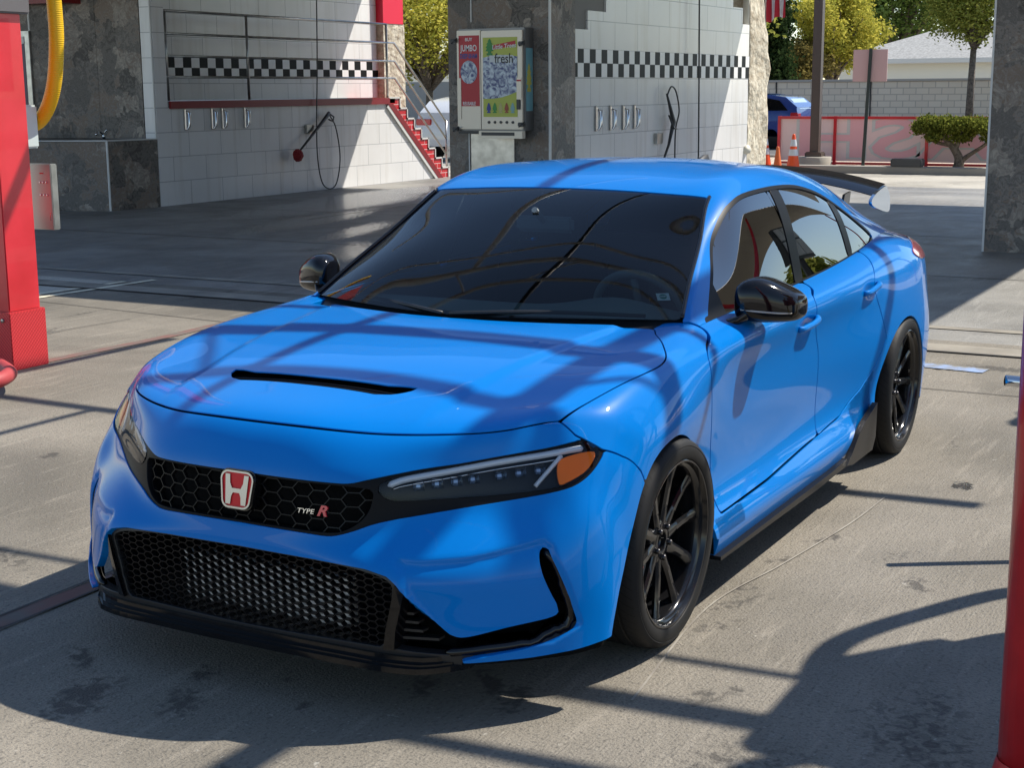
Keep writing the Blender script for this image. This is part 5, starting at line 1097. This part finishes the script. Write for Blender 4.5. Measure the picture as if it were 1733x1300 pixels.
for y,z in ((-4.585,1.12),(-4.56,1.12),(-4.53,1.12),(-4.585,1.04),(-4.555,1.04),(-4.53,1.04)): b.lathe([(0,.006),(.006,.005),(.007,0)],Matrix.Translation((-2.862,y,z))@FACE_U,10)
b.box(-2.862,-2.859,-4.515,-4.51,.88,.93); part(b,'rivets',CHR,bx)
b=MB(); b.box(-2.862,-2.860,-4.585,-4.555,1.172,1.180); part(b,'red_print',PR,bx)
b=MB(); b.box(-2.95,-2.80,-4.80,-4.655,1.33,1.60,.012); o=b.build('hose_holder',mat('pale_plastic',(.50,.58,.56),rough=.5)); tag(o,'pale plastic hose holder between the red post and yellow hose','holder')
b=MB(); b.smooth=True; b.tube(smoothcurve([(-2.2,-4.35,.08),(-1.98,-4.02,.10),(-1.82,-3.85,.12),(-1.66,-3.77,.12),(-1.52,-3.83,.11),(-1.50,-4.0,.08),(-1.7,-4.3,.06)],8),.042,14)
RH=mat('faded_red_hose',(.36,.04,.045),rough=.6); tag(b.build('floor_hose',RH),'faded red vacuum hose looping on the concrete at the left edge','hose')
# near red post on the right
rp=empty('near_red_post',(.60,2.075,0),label='weathered red post rising past the camera at the lower right edge',cat='post')
b=MB(); b.smooth=True; b.tube([(.60,2.075,.12),(.60,2.075,3.6)],.078,28); RPW=mat('worn_red',(.42,.012,.02),rough=.4,coat=.3); noise_col(RPW,(.30,.010,.016),(.50,.016,.024),scale=5,detail=8,lo=.3,hi=.6,bump=.2,bscale=120,bdist=.002); part(b,'post',RPW,rp)
b=MB(); b.smooth=True; b.lathe([(0,0),(.10,0),(.10,.05),(.08,.13)],Matrix.Translation((.60,2.075,0)),24); part(b,'foot',RPW,rp)
# chrome nozzle
cn=empty('vacuum_nozzle',(-1.7,1.7,.6),label='bright chrome tube end poking in at the right edge above the concrete',cat='nozzle')
b=MB(); b.smooth=True; b.tube([(-1.46,1.60,.627),(-1.53,1.72,.610),(-1.75,2.1,.57),(-2.0,2.5,.6)],[.020,.022,.022,.022],16); part(b,'tube',CHR,cn)
b=MB(); b.smooth=True; b.tube([(-2.0,2.5,0),(-2.0,2.5,1.1)],.03,12); part(b,'stand',DKP,cn)
# vacuum unit added unseen to the right, sized to throw the shadows on the concrete at lower right
vu=empty('unseen_vacuum_unit',(-1.5,3.3,0),label='unseen vacuum cleaner island with canisters and hoses, added for its shadow on the concrete',cat='vacuum unit')
b=MB(); b.smooth=True; b.tube([(-1.72,3.25,0),(-1.72,3.25,3.9)],.05,14); part(b,'mast',RP,vu)
b=MB(); b.smooth=True; b.lathe([(0,0),(.30,0),(.34,.06),(.34,.60),(.30,.74),(.16,.84),(0,.86)],Matrix.Translation((-.95,2.50,.95)),28); part(b,'canister',RPW,vu)
b=MB(); b.box(-1.10,-.80,2.35,2.65,0,.95,.02); part(b,'pedestal',STL,vu)
b=MB(); b.smooth=True; b.tube(smoothcurve([(-.95,2.5,1.75),(-1.2,2.5,2.25),(-1.65,2.45,2.30),(-1.85,2.45,1.9),(-1.75,2.35,1.2),(-1.3,2.3,.55),(-.9,2.35,.25)],8),.045,14); part(b,'hose',YEL,vu)
b=MB(); b.smooth=True; b.tube(smoothcurve([(-.95,2.5,1.7),(-.6,2.75,2.0),(-.35,2.8,1.6),(-.3,2.7,.9),(-.5,2.6,.3)],8),.045,14); part(b,'hose',YEL,vu)
b=MB(); b.box(-1.75,-1.05,2.60,3.25,2.10,2.70,.03); part(b,'shadow_box',RPW,vu)  # plain box added out of view to enlarge the ground shadow
b=MB(); b.tube([(-1.15,3.25,0),(-1.15,3.25,2.2)],.05,10); part(b,'mast',RP,vu)
b=MB(); b.smooth=True; b.lathe([(0,0),(.26,0),(.30,.06),(.30,.5),(.2,.62),(0,.66)],Matrix.Translation((-.35,2.75,.9)),24); part(b,'canister',RPW,vu)  # second canister, added out of view to widen that shadow
# arch and beams between the posts (overhead and unseen, placed for their shadows and reflections)
ar=empty('unseen_frame',(-2.1,0,4.0),label='unseen arched steel tube frame placed overhead for its shadows and reflections',cat='frame')
PIPE=mat('white_pipe',(.72,.72,.70),rough=.35)
def arch(u,v0,v1,z0,rise,r,n=24): return [(u,v0+(v1-v0)*t,z0+rise*math.sin(math.pi*t)) for t in np.linspace(0,1,n)]
b=MB(); b.smooth=True; b.tube(arch(-2.1,-5.2,3.4,4.05,.35,.06),.055,12); part(b,'arch_tube',PIPE,ar)
b=MB(); b.smooth=True; b.tube(arch(-2.45,-5.2,3.4,4.05,.35,.06),.022,12); part(b,'arch_tube',PIPE,ar)
b=MB(); b.smooth=True; b.tube(arch(-1.62,-5.2,3.4,4.0,.35,.06),.036,12); part(b,'arch_tube',PIPE,ar)  # extra arch added for another shadow band on the bonnet
for k in range(5):  # braces added out of view for denser shadow bands on the bonnet
    t=(2*k+1)/10; v=-5.2+8.6*t; z=4.02+.35*math.sin(math.pi*t); b=MB(); b.smooth=True; b.tube([(-2.1,v,z),(-1.62,v+(.42 if k%2 else -.42),z)],.014,8); part(b,'shadow_brace',PIPE,ar)
b=MB(); b.smooth=True; b.tube([(-8.2,2.30,4.3),(-2.1,2.25,4.2),(2.6,2.2,4.1)],.06,12); part(b,'long_tube',PIPE,ar)
b=MB(); b.smooth=True; b.tube([(-4.6,1.42,4.5),(2.6,1.35,4.2)],.030,10); part(b,'long_tube',PIPE,ar)
b=MB(); b.smooth=True; b.tube([(-2.1,-2.35,4.35),(-6.6,-2.2,4.6)],.045,12); part(b,'long_tube',PIPE,ar)
b=MB(); b.smooth=True; b.tube([(-4.6,-1.05,4.5),(2.6,-1.25,4.2)],.03,12); part(b,'long_tube',DKP,ar)
b=MB(); b.smooth=True; b.tube(arch(-4.6,-5.2,3.4,4.2,.35,.06),.045,12); part(b,'arch_tube',PIPE,ar)
# shade canopy over the next vacuum place, to the right (mirrored in the side windows)
cn2=empty('shade_canopy',(0,9,3),label='corrugated shade canopy on red posts over the neighbouring bay, right of the picture',cat='canopy')
COR=mat('corrugated_sheet',(.50,.46,.38),rough=.6)
b=MB(); vs=[];fs=[]; nu=160
for i in range(nu):
    u=-15.0+i*.06
    for k in range(9):
        t=k/8; vs.append((u,2.7+4.4*t,3.10+.35*math.sin(math.pi*t)+.03*math.sin(i*math.pi/2)))
for i in range(nu-1):
    for k in range(8): fs.append((i*9+k,i*9+k+1,(i+1)*9+k+1,(i+1)*9+k))
b.add(vs,fs); part(b,'canopy_sheet',COR,cn2)
for u,v in ((-14.6,3.0),(-6.0,3.0),(-14.6,6.9),(-6.0,6.9)): b=MB(); b.smooth=True; b.tube([(u,v,0),(u,v,3.1)],.07,12); part(b,'canopy_post',RP,cn2)
mb=empty('menu_board',(-9.3,3.5,0),label='dark menu board with white panels beside the canopy, right of the picture',cat='sign')
b=MB(); b.box(-9.9,-8.7,3.4,3.52,1.7,2.6,.01); part(b,'board',DKP,mb)
b=MB(); 
for i in range(3):
    for j in range(2): b.box(-9.85+i*.38,-9.52+i*.38,3.38,3.399,1.75+j*.42,2.12+j*.42)
part(b,'price_panels',PW,mb); b=MB(); b.tube([(-9.3,3.46,0),(-9.3,3.46,1.7)],.05,10); part(b,'leg',DKP,mb)

for z,yv in ((.05,-4.47),(.05,-4.78),(.31,-4.47),(.31,-4.78)):
    b=MB(); b.lathe([(0,.012),(.012,.010),(.014,0)],Matrix.Translation((-2.375,yv,z))@FACE_U,8); part(b,'bolt',STL,lp)
# ================================================================ BACKGROUND
def leafmat(name,c1,c2):
    m=bpy.data.materials.new(name); m.use_nodes=True; N=m.node_tree.nodes; L=m.node_tree.links; N.clear(); o=N.new('ShaderNodeOutputMaterial')
    oi=N.new('ShaderNodeNewGeometry'); r=N.new('ShaderNodeValToRGB'); r.color_ramp.elements[0].color=(*c1,1); r.color_ramp.elements[1].color=(*c2,1)
    L.new(oi.outputs['Random Per Island'],r.inputs[0]); d=N.new('ShaderNodeBsdfDiffuse'); t=N.new('ShaderNodeBsdfTranslucent'); L.new(r.outputs[0],d.inputs[0]); L.new(r.outputs[0],t.inputs[0])
    x=N.new('ShaderNodeMixShader'); x.inputs[0].default_value=.4; L.new(d.outputs[0],x.inputs[1]); L.new(t.outputs[0],x.inputs[2]); L.new(x.outputs[0],o.inputs[0]); return m
LG=leafmat('leaf_olive',(.15,.18,.03),(.48,.47,.11)); LD=leafmat('leaf_dark',(.012,.026,.010),(.045,.07,.025)); LY=leafmat('leaf_yellow',(.26,.27,.04),(.68,.60,.12)); LM=leafmat('leaf_mid',(.07,.12,.03),(.22,.28,.07)); LB=leafmat('leaf_brown',(.12,.10,.03),(.30,.24,.08))
BARK=mat('bark',(.13,.10,.075),rough=.9); noise_col(BARK,(.08,.06,.045),(.20,.16,.12),scale=20,detail=5)
def leaves(name,clumps,n,size,m,parent,rs,flat=1.0,up=0):
    """n leaf quads scattered through ellipsoid clumps (x,y,z,rx,ry,rz)"""
    rs=np.random.RandomState(rs); C=np.array(clumps,float); w=(C[:,3]*C[:,4]*C[:,5])**.8; w/=w.sum(); k=rs.choice(len(C),n,p=w)
    d=rs.normal(size=(n,3)); d/=np.linalg.norm(d,axis=1,keepdims=True); r=rs.uniform(.25,1,n)**.45; P=C[k,:3]+d*r[:,None]*C[k,3:6]*(1+.18*rs.normal(size=(n,1)))
    a=rs.normal(size=(n,3)); a[:,2]=a[:,2]*.6+up; a/=np.linalg.norm(a,axis=1,keepdims=True); b_=np.cross(a,rs.normal(size=(n,3))); b_/=np.linalg.norm(b_,axis=1,keepdims=True)
    s=size*rs.uniform(.6,1.4,(n,1)); V=np.stack([P-a*s,P+b_*s*.5,P+a*s,P-b_*s*.5],1).reshape(-1,3); F=np.arange(4*n).reshape(n,4)
    me=bpy.data.meshes.new(name); me.vertices.add(4*n); me.vertices.foreach_set('co',V.ravel()); me.loops.add(4*n); me.loops.foreach_set('vertex_index',F.ravel()); me.polygons.add(n); me.polygons.foreach_set('loop_start',np.arange(0,4*n,4)); me.polygons.foreach_set('loop_total',np.full(n,4)); me.update(calc_edges=True)
    me.materials.append(m); o=bpy.data.objects.new(name,me); scn.collection.objects.link(o); o.parent=parent; return o
def tree(name,loc,h,cr,m,label,n=7000,size=.11,seed=1,trunk_h=.4,ncl=26,group=None,rad=.12,sq=.8,cat='tree'):
    t=empty(name,loc,label=label,cat=cat,group=group); rs=np.random.RandomState(seed); cl=[]
    for i in range(ncl):
        d=rs.normal(size=3); d/=np.linalg.norm(d); rr=rs.uniform(.35,.95); s=rs.uniform(.24,.40)*cr
        cl.append((d[0]*cr*rr,d[1]*cr*rr,h*trunk_h+(h*(1-trunk_h))*.5+d[2]*h*(1-trunk_h)*.42*rr,s,s,s*sq))
    leaves('crown',cl,n,size,m,t,seed)
    b=MB(); b.smooth=True; th=h*trunk_h
    b.tube([(0,0,0),(.03,.02,th*.6),(0,.05,th*1.15)],[rad,rad*.8,rad*.65],10)
    for c in cl[::2]: b.tube(smoothcurve([(0,.05,th),(c[0]*.4,c[1]*.4+.03,th+(c[2]-th)*.5),(c[0],c[1],c[2])],3),[rad*.5]*3+[rad*.3]*3+[rad*.12],6)
    b.build('trunk',BARK,t); return t
# block wall along the street
BWALL=mat('block_wall',(.42,.37,.32),rough=.9); N,L,b_=nodes(BWALL); g_=N.new('ShaderNodeNewGeometry'); sp=N.new('ShaderNodeSeparateXYZ'); cb=N.new('ShaderNodeCombineXYZ'); L.new(g_.outputs['Position'],sp.inputs[0]); L.new(sp.outputs['Y'],cb.inputs[0]); L.new(sp.outputs['Z'],cb.inputs[1])
br=N.new('ShaderNodeTexBrick'); L.new(cb.outputs[0],br.inputs[0]); br.inputs['Scale'].default_value=1; br.inputs['Brick Width'].default_value=.41; br.inputs['Row Height'].default_value=.205; br.inputs['Mortar Size'].default_value=.014
br.inputs['Color1'].default_value=(.80,.68,.54,1); br.inputs['Color2'].default_value=(.74,.62,.49,1); br.inputs['Mortar'].default_value=(.52,.43,.34,1); L.new(br.outputs[0],b_.inputs['Base Color'])
bw_=empty('block_wall',(-45,-14,0),label='beige concrete block wall across the street',cat='wall')
b=MB(); b.box(-45.3,-45,-60,20,0,1.86); part(b,'wall_face',BWALL,bw_)
b=MB(); b.box(-45.35,-44.95,-60,20,1.861,1.93); part(b,'wall_cap',mat('wall_cap',(.46,.42,.37),rough=.9),bw_)
b=MB()
for v in (-5.9-5.0,-14.1): b.box(-45.0,-44.97,v-.02,v+.02,0,1.86)
part(b,'control_joint',JNT,bw_)
# street
st_=sheet('street',-44.9,-29.5,-80,60,.0,mat('asphalt',(.09,.09,.088),rough=.9))
# house beyond
hs=empty('house',(-66,-16,0),label='low pale house with a grey hipped roof behind the block wall',cat='house')
WHW=mat('house_wall',(.80,.77,.68),rough=.9); RFM=mat('shingle',(.30,.30,.29),rough=.95); noise_col(RFM,(.24,.24,.23),(.36,.36,.35),scale=9,detail=4,coord='Object')
b=MB(); b.box(-74,-64,-17.6,-6,0,2.85); part(b,'wall',WHW,hs)
b=MB(); b.add([(-63.4,-18.1,2.86),(-63.4,-5.4,2.86),(-74.6,-5.4,2.86),(-74.6,-18.1,2.86),(-69,-13.4,4.6),(-69,-9.8,4.6)],[(0,1,5,4),(1,2,5),(2,3,4,5),(3,0,4),(0,3,2,1)]); part(b,'roof',RFM,hs)
b=MB(); b.box(-63.45,-63.35,-18.15,-5.35,2.70,2.90); part(b,'gutter',WTRIM,hs)
h2=empty('far_building',(-60,-32,0),label='low cream building seen between the steps and the slate pillar',cat='house')
b=MB(); b.box(-66,-58,-44,-30.5,0,2.75); part(b,'wall',WHW,h2); b=MB(); b.box(-66.5,-57.5,-44.5,-30,2.75,3.45); part(b,'roof',mat('flat_roof',(.55,.52,.44),rough=.9),h2)
gw=MB().box(-38.3,-38,-50,-20,0,1.95).build('grey_wall',mat('grey_wall',(.36,.36,.36),rough=.9)); tag(gw,'plain grey wall behind the foot of the red steps','wall')
gh=empty('low_hedge',(-37.5,-24.5,0),label='low dark hedge at the foot of the plain grey wall',cat='hedge')
leaves('foliage',[(0,y,.25,.4,.5,.3) for y in np.linspace(-3,3,10)],5000,.06,LD,gh,9)
# trees
tree('street_tree',(-33,-20.4,0),6.4,2.9,LY,'yellow green tree with spreading limbs behind the red steps',n=34000,size=.055,seed=3,trunk_h=.26,ncl=60,rad=.14)
tree('broadleaf_tree',(-42,-7.1,0),6.5,2.15,LG,'olive green street tree in front of the pale house',n=26000,size=.055,seed=5,trunk_h=.42,ncl=44,rad=.13)
tree('broadleaf_tree',(-55,-15.3,0),6.5,1.9,LY,'yellow green tree rising behind the block wall beside the lamp post',n=26000,size=.07,seed=8,trunk_h=.25,ncl=48,rad=.16)
tree('broadleaf_tree',(-53,-16.6,0),4.2,1.8,LB,'brownish low tree crowded between the cypress and lamp post',n=12000,size=.08,seed=18,trunk_h=.2,ncl=34,rad=.12)
tree('broadleaf_tree',(-80,-19.0,0),12,5.5,LM,'tall mid green tree beyond the house roof',n=26000,size=.12,seed=11,trunk_h=.2,ncl=60,rad=.25)
tree('broadleaf_tree',(-84,-9.5,0),9.5,4.5,LM,'rounded green tree beyond the right end of the house',n=14000,size=.16,seed=12,trunk_h=.2,ncl=50,rad=.25)
tree('broadleaf_tree',(-30,-11.2,0),6.2,2.4,LG,'green tree crown showing over the stepped white wall',n=10000,size=.08,seed=21,trunk_h=.4,ncl=36)
for i,(u,v,h,r) in enumerate(((-49,-15.75,8.5,1.15),(-50,-17.2,7.5,.9))):
    t=empty('cypress_tree',(u,v,0),label=('tall dark cypress standing in front, next to the flag','dark cypress half hidden behind the taller cypress')[i],cat='tree',group='dark cypresses behind the block wall')
    cl=[(0.12*math.sin(k*2.3),.15*math.cos(k*1.9),.5+k*h/16,r*(1-.75*(k/15)**2)*.8,r*(1-.75*(k/15)**2)*.8,h/14) for k in range(16)]
    leaves('crown',cl,15000,.09,LD,t,30+i,up=1.2); b=MB(); b.tube([(0,0,0),(0,0,h*.8)],[.14,.03],8); b.build('trunk',BARK,t)
# planter strip, kerb, shrub
GRV=mat('gravel',(.45,.38,.28),rough=.95); noise_col(GRV,(.30,.22,.15),(.62,.55,.44),scale=22,detail=6,bump=.8,bscale=40,bdist=.03,coord='Object'); 
sheet('planter_bed',-29.5,-25.55,-14,14,.09,GRV)
kb=MB().box(-25.55,-25.2,-14,14,-.01,.14,.015).build('kerb',mat('kerb_concrete',(.28,.265,.235),rough=.85)); kb['kind']='structure'
kb=MB().box(-29.8,-29.5,-14,14,-.01,.14,.015).build('kerb',mat('kerb_concrete',(.28,.265,.235))); kb['kind']='structure'
sh=empty('clipped_shrub',(-26.0,-4.02,.09),label='clipped flat topped shrub on a bare forked trunk in the gravel bed',cat='shrub')
cl=[(.25*math.sin(i*3.1),-.62+1.5*(i/13),.80+.10*math.sin(i*2.2)+.03*(i%3),.26,.20,.14) for i in range(14)]+[(.1,-.35,.62,.2,.2,.12),(.0,.75,.62,.2,.2,.14),(0,.15,.60,.2,.25,.1)]
leaves('foliage',cl,16000,.028,leafmat('leaf_shrub',(.05,.07,.015),(.30,.32,.06)),sh,44,up=.5)
b=MB(); b.smooth=True
for pts,r in (([(0,.12,-.05),(0,.14,.18),(0,.02,.40),(.02,-.18,.62),(0,-.3,.8)],[.12,.09,.07,.05,.03]),([(0,.14,.12),(0,.35,.28),(0,.60,.45),(.0,.80,.66)],[.06,.04,.035,.02]),([(0,.05,.35),(0,.12,.55),(0,.2,.8)],[.06,.045,.03]),([(0,-.05,.45),(0,-.35,.52),(0,-.5,.7)],[.04,.03,.02])): b.tube(smoothcurve(pts,4),np.interp(np.linspace(0,1,4*(len(pts)-1)+1),np.linspace(0,1,len(r)),r).tolist(),8)
b.build('trunk',BARK,sh)
bx_=MB().box(-25.50,-25.2,-5.02,-4.42,.14,.30,.02).build('dark_box',mat('dark_box',(.05,.055,.06),rough=.5)); tag(bx_,'low dark box lying on the kerb under the banner','box')
# banner seen from behind
bn=empty('wash_banner',(-26.6,-5.6,.1),label='red framed banner seen from behind with pink reversed letters WASH',cat='banner')
BAN=mat('banner_cloth',(.88,.66,.62),rough=.7); PNK=mat('banner_pink',(.84,.45,.47),rough=.7)
U=-26.6; b=MB(); b.box(U-.01,U,-7.72,-.8,.17,1.06); part(b,'cloth',BAN,bn)
b=MB(); b.box(U-.03,U+.03,-7.78,-.8,1.03,1.085); b.box(U-.03,U+.03,-7.78,-.8,.10,.15)
for v in (-7.75,-6.55,-4.66,-2.85,-.8): b.box(U-.035,U+.035,v-.03,v+.03,.0,1.09)
part(b,'frame',RP,bn)
tm=Matrix.Translation((U+.004,-7.45,.60))@FACE_U@Matrix.Diagonal((-1,1,1,1))
for off,m_,dd in ((.035,WTRIM,.0),(.0,PNK,.006)):
    o=text_obj('banner_letters','WASH',1.12,Matrix.Translation((dd,0,0))@tm,m_,None,ext=.001,bold=off+.015,align='RIGHT',sx=2.0); o.parent=bn; o.matrix_parent_inverse=Matrix.Translation(-Vector(bn.location))
    o.data.flip_normals()
# lamp post
lp2=empty('lamp_post',(-26.0,-6.78,0),label='brown square lamp post on a round concrete base beside the banner',cat='lamp post')
BRN=mat('brown_metal',(.085,.065,.055),rough=.5)
b=MB(); b.box(-26.09,-25.91,-6.87,-6.69,.36,9,.01); part(b,'post',BRN,lp2)
b=MB(); b.box(-26.16,-25.84,-6.95,-6.61,.22,.38,.02); part(b,'base_cover',BRN,lp2)
b=MB(); b.smooth=True; b.lathe([(.34,0),(.34,.27),(.32,.285),(0,.285)],Matrix.Translation((-26,-6.78,0)),32); part(b,'concrete_base',mat('base_concrete',(.34,.31,.26),rough=.9),lp2)
ss=empty('street_sign',(-25.7,-5.7,0),label='pinkish square sign seen from behind on a leaning dark green post',cat='sign')
b=MB(); b.tube([(-25.7,-5.70,0),(-25.7,-5.62,2.42)],.035,8); part(b,'post',mat('dark_green_metal',(.02,.03,.025),rough=.5),ss)
b=MB(); b.box(-25.77,-25.745,-5.98,-5.30,1.78,2.40,.003); part(b,'plate',mat('plate_pink',(.62,.40,.38),rough=.6),ss)
# cones
ORG=mat('cone_orange',(.80,.09,.015),rough=.5); RFL=mat('reflective_white',(.62,.64,.66),rough=.4); O2=mat('cone_faded',(.62,.14,.03),rough=.6)
def cone(u,v,h,stripes,label,m=ORG,z0=0):
    c=empty('traffic_cone',(u,v,z0),label=label,cat='traffic cone',group='orange cones by the lamp post')
    b=MB(); b.smooth=True; b.lathe([(.13*h/.7,.03),(.030,h*.97),(.022,h),(0,h)],Matrix.Identity(4),24); b.build('cone_body',m,c)
    b=MB(); b.box(-.18,.18,-.18,.18,0,.035,.01); b.build('cone_base',m,c)
    if stripes:
        for t0,t1 in ((.45,.62),(.70,.88)):
            r=lambda t:(.13*h/.7)*(1-t)+.03*t+.003
            b=MB(); b.smooth=True; b.lathe([(r(t0),.03+t0*h*.94),(r(t1),.03+t1*h*.94)],Matrix.Identity(4),24); b.build('white_band',RFL,c)
cone(-24.6,-6.78,.78,True,'orange cone with two white bands just left of the lamp post')
cone(-24.9,-7.20,.52,False,'short plain orange cone between the two banded cones',O2)
cone(-25.0,-7.50,.78,True,'orange cone with two white bands against the stone pillar')
# blue SUV driving past
suv=empty('parked_suv',(-37,-12.55,0),label='dark blue suv with red tail lamp in front of the block wall',cat='suv')
SB=mat('suv_blue',(.008,.035,.22),rough=.25,coat=1); b=MB()
prof=[(-2.3,.35),(-2.35,.75),(-2.25,.95),(-1.5,1.02),(-.95,1.40),(-.3,1.50),(.9,1.52),(1.7,1.42),(2.05,1.15),(2.12,.80),(2.1,.35)]
bm=bmesh.new(); ring=[]
for x,w,k in ((.86,1,1),(.90,1,1)):pass
sec=[(-.90,.93),(-.86,1.0),(.86,1.0),(.90,.93)]
vs=[];fs=[]; n=len(prof)
for y,sc in sec:
    for a,z in prof: vs.append((y*(1-.16*max(0,z-.95)/.55), a, .35+(z-.35)*sc))
for i in range(3):
    for k in range(n): fs.append((i*n+k,i*n+(k+1)%n,(i+1)*n+(k+1)%n,(i+1)*n+k))
fs+=[tuple(range(n))[::-1],tuple(range(3*n,4*n))]
b.add(vs,fs); b.build('body',SB,suv,smooth=True,auto=40)
b=MB(); b.prism([(-1.35,1.03),(-.9,1.34),(-.2,1.42),(1.0,1.43),(1.55,1.33),(1.80,1.06)],.79,.80+.055,YZ); b.build('side_window',GB,suv)
b=MB(); b.box(.60,.89,1.88,2.10,.86,1.0,.02); b.build('tail_lamp',mat('tail_red',(.5,.01,.02),rough=.2,coat=1),suv)
b=MB(); b.add([(.62,2.07,1.10),(-.62,2.07,1.10),(-.58,1.78,1.38),(.58,1.78,1.38)],[(0,1,2,3)]); b.build('rear_window',mat('glass_bright',(.5,.6,.7),rough=.1,coat=1),suv)
for a in (-1.45,1.35):
    for x in (.80,-.80): b=MB(); b.smooth=True; b.lathe([(0,.10),(.20,.10),(.24,.06),(.33,.07),(.35,.0),(.33,-.1),(0,-.1)],Matrix.Translation((x,a,.35))@Matrix.Rotation(math.pi/2,4,'Y'),28); b.build('wheel',RUB,suv)
# pale car by the steps
pc=empty('white_car',(-29,-16.1,0),label='white car showing only its tail between the steps and the slate pillar',cat='car')
b=MB(); vs=[];fs=[]
for y,sc in sec:
    for a,z in prof: vs.append((a, y*(1-.16*max(0,z-.95)/.55), .35+(z-.35)*sc))
for i in range(3):
    for k in range(n): fs.append((i*n+k,i*n+(k+1)%n,(i+1)*n+(k+1)%n,(i+1)*n+k))
fs+=[tuple(range(n))[::-1],tuple(range(3*n,4*n))]
b.add(vs,fs); b.build('body',mat('car_white',(.62,.64,.66),rough=.3,coat=1),pc,smooth=True,auto=40)
b=MB(); b.box(2.05,2.13,-.88,-.45,.85,1.0,.02); b.build('tail_lamp',MATS['tail_red'],pc)
for a in (-1.45,1.35):
    for y in (.80,-.80): b=MB(); b.smooth=True; b.lathe([(0,.10),(.20,.10),(.24,.06),(.33,.07),(.35,.0),(.33,-.1),(0,-.1)],Matrix.Translation((a,y,.35))@Matrix.Rotation(math.pi/2,4,'X'),28); b.build('wheel',RUB,pc)
# flag
fl=empty('flag',(-24,-7.3,3.0),label='red and white striped flag corner hanging at the top beside the stone pillar',cat='flag')
b=MB(); vs=[];fs=[]; nn=14
FW=mat('flag_white',(.75,.74,.72),rough=.8); FR=mat('flag_red',(.45,.015,.03),rough=.8)
for i in range(nn+1):
    for j in range(9): vs.append((.05*math.sin(i*.9+j*.3), -.02+i*.38/nn, .75-j*.75/8 +.10*(i/nn) - .03*math.sin(i*.6)))
for i in range(nn):
    b.cur=(i//3)%2
    b.add([],[]) 
    for j in range(8):
        o_=[i*9+j,(i+1)*9+j,(i+1)*9+j+1,i*9+j+1]; b.add([vs[q2] for q2 in o_],[(0,1,2,3)])
o=b.build('flag_cloth',[FR,FW],fl); b=MB(); b.tube([(0,-.05,-3.0),(0,-.05,3)],.02,8); b.build('flag_pole',STL,fl)
fl.location=(-24.3,-7.27,2.93)
# trees, houses and sheds beyond the camera's sides (seen only in reflections)
tree('reflected_tree',(-30,10,0),3.3,2.3,LG,'olive tree beyond the drive, right of the picture',n=9000,size=.14,seed=51,trunk_h=.3,ncl=30)
tree('reflected_tree',(-27,14,0),3.6,2.6,LB,'brown green tree beside the drive, right of the picture',n=9000,size=.14,seed=52,trunk_h=.3,ncl=30)
tree('reflected_tree',(-36,6.5,0),3.4,2.8,LM,'mid green tree farthest along the drive, right of the picture',n=9000,size=.14,seed=53,trunk_h=.3,ncl=30)
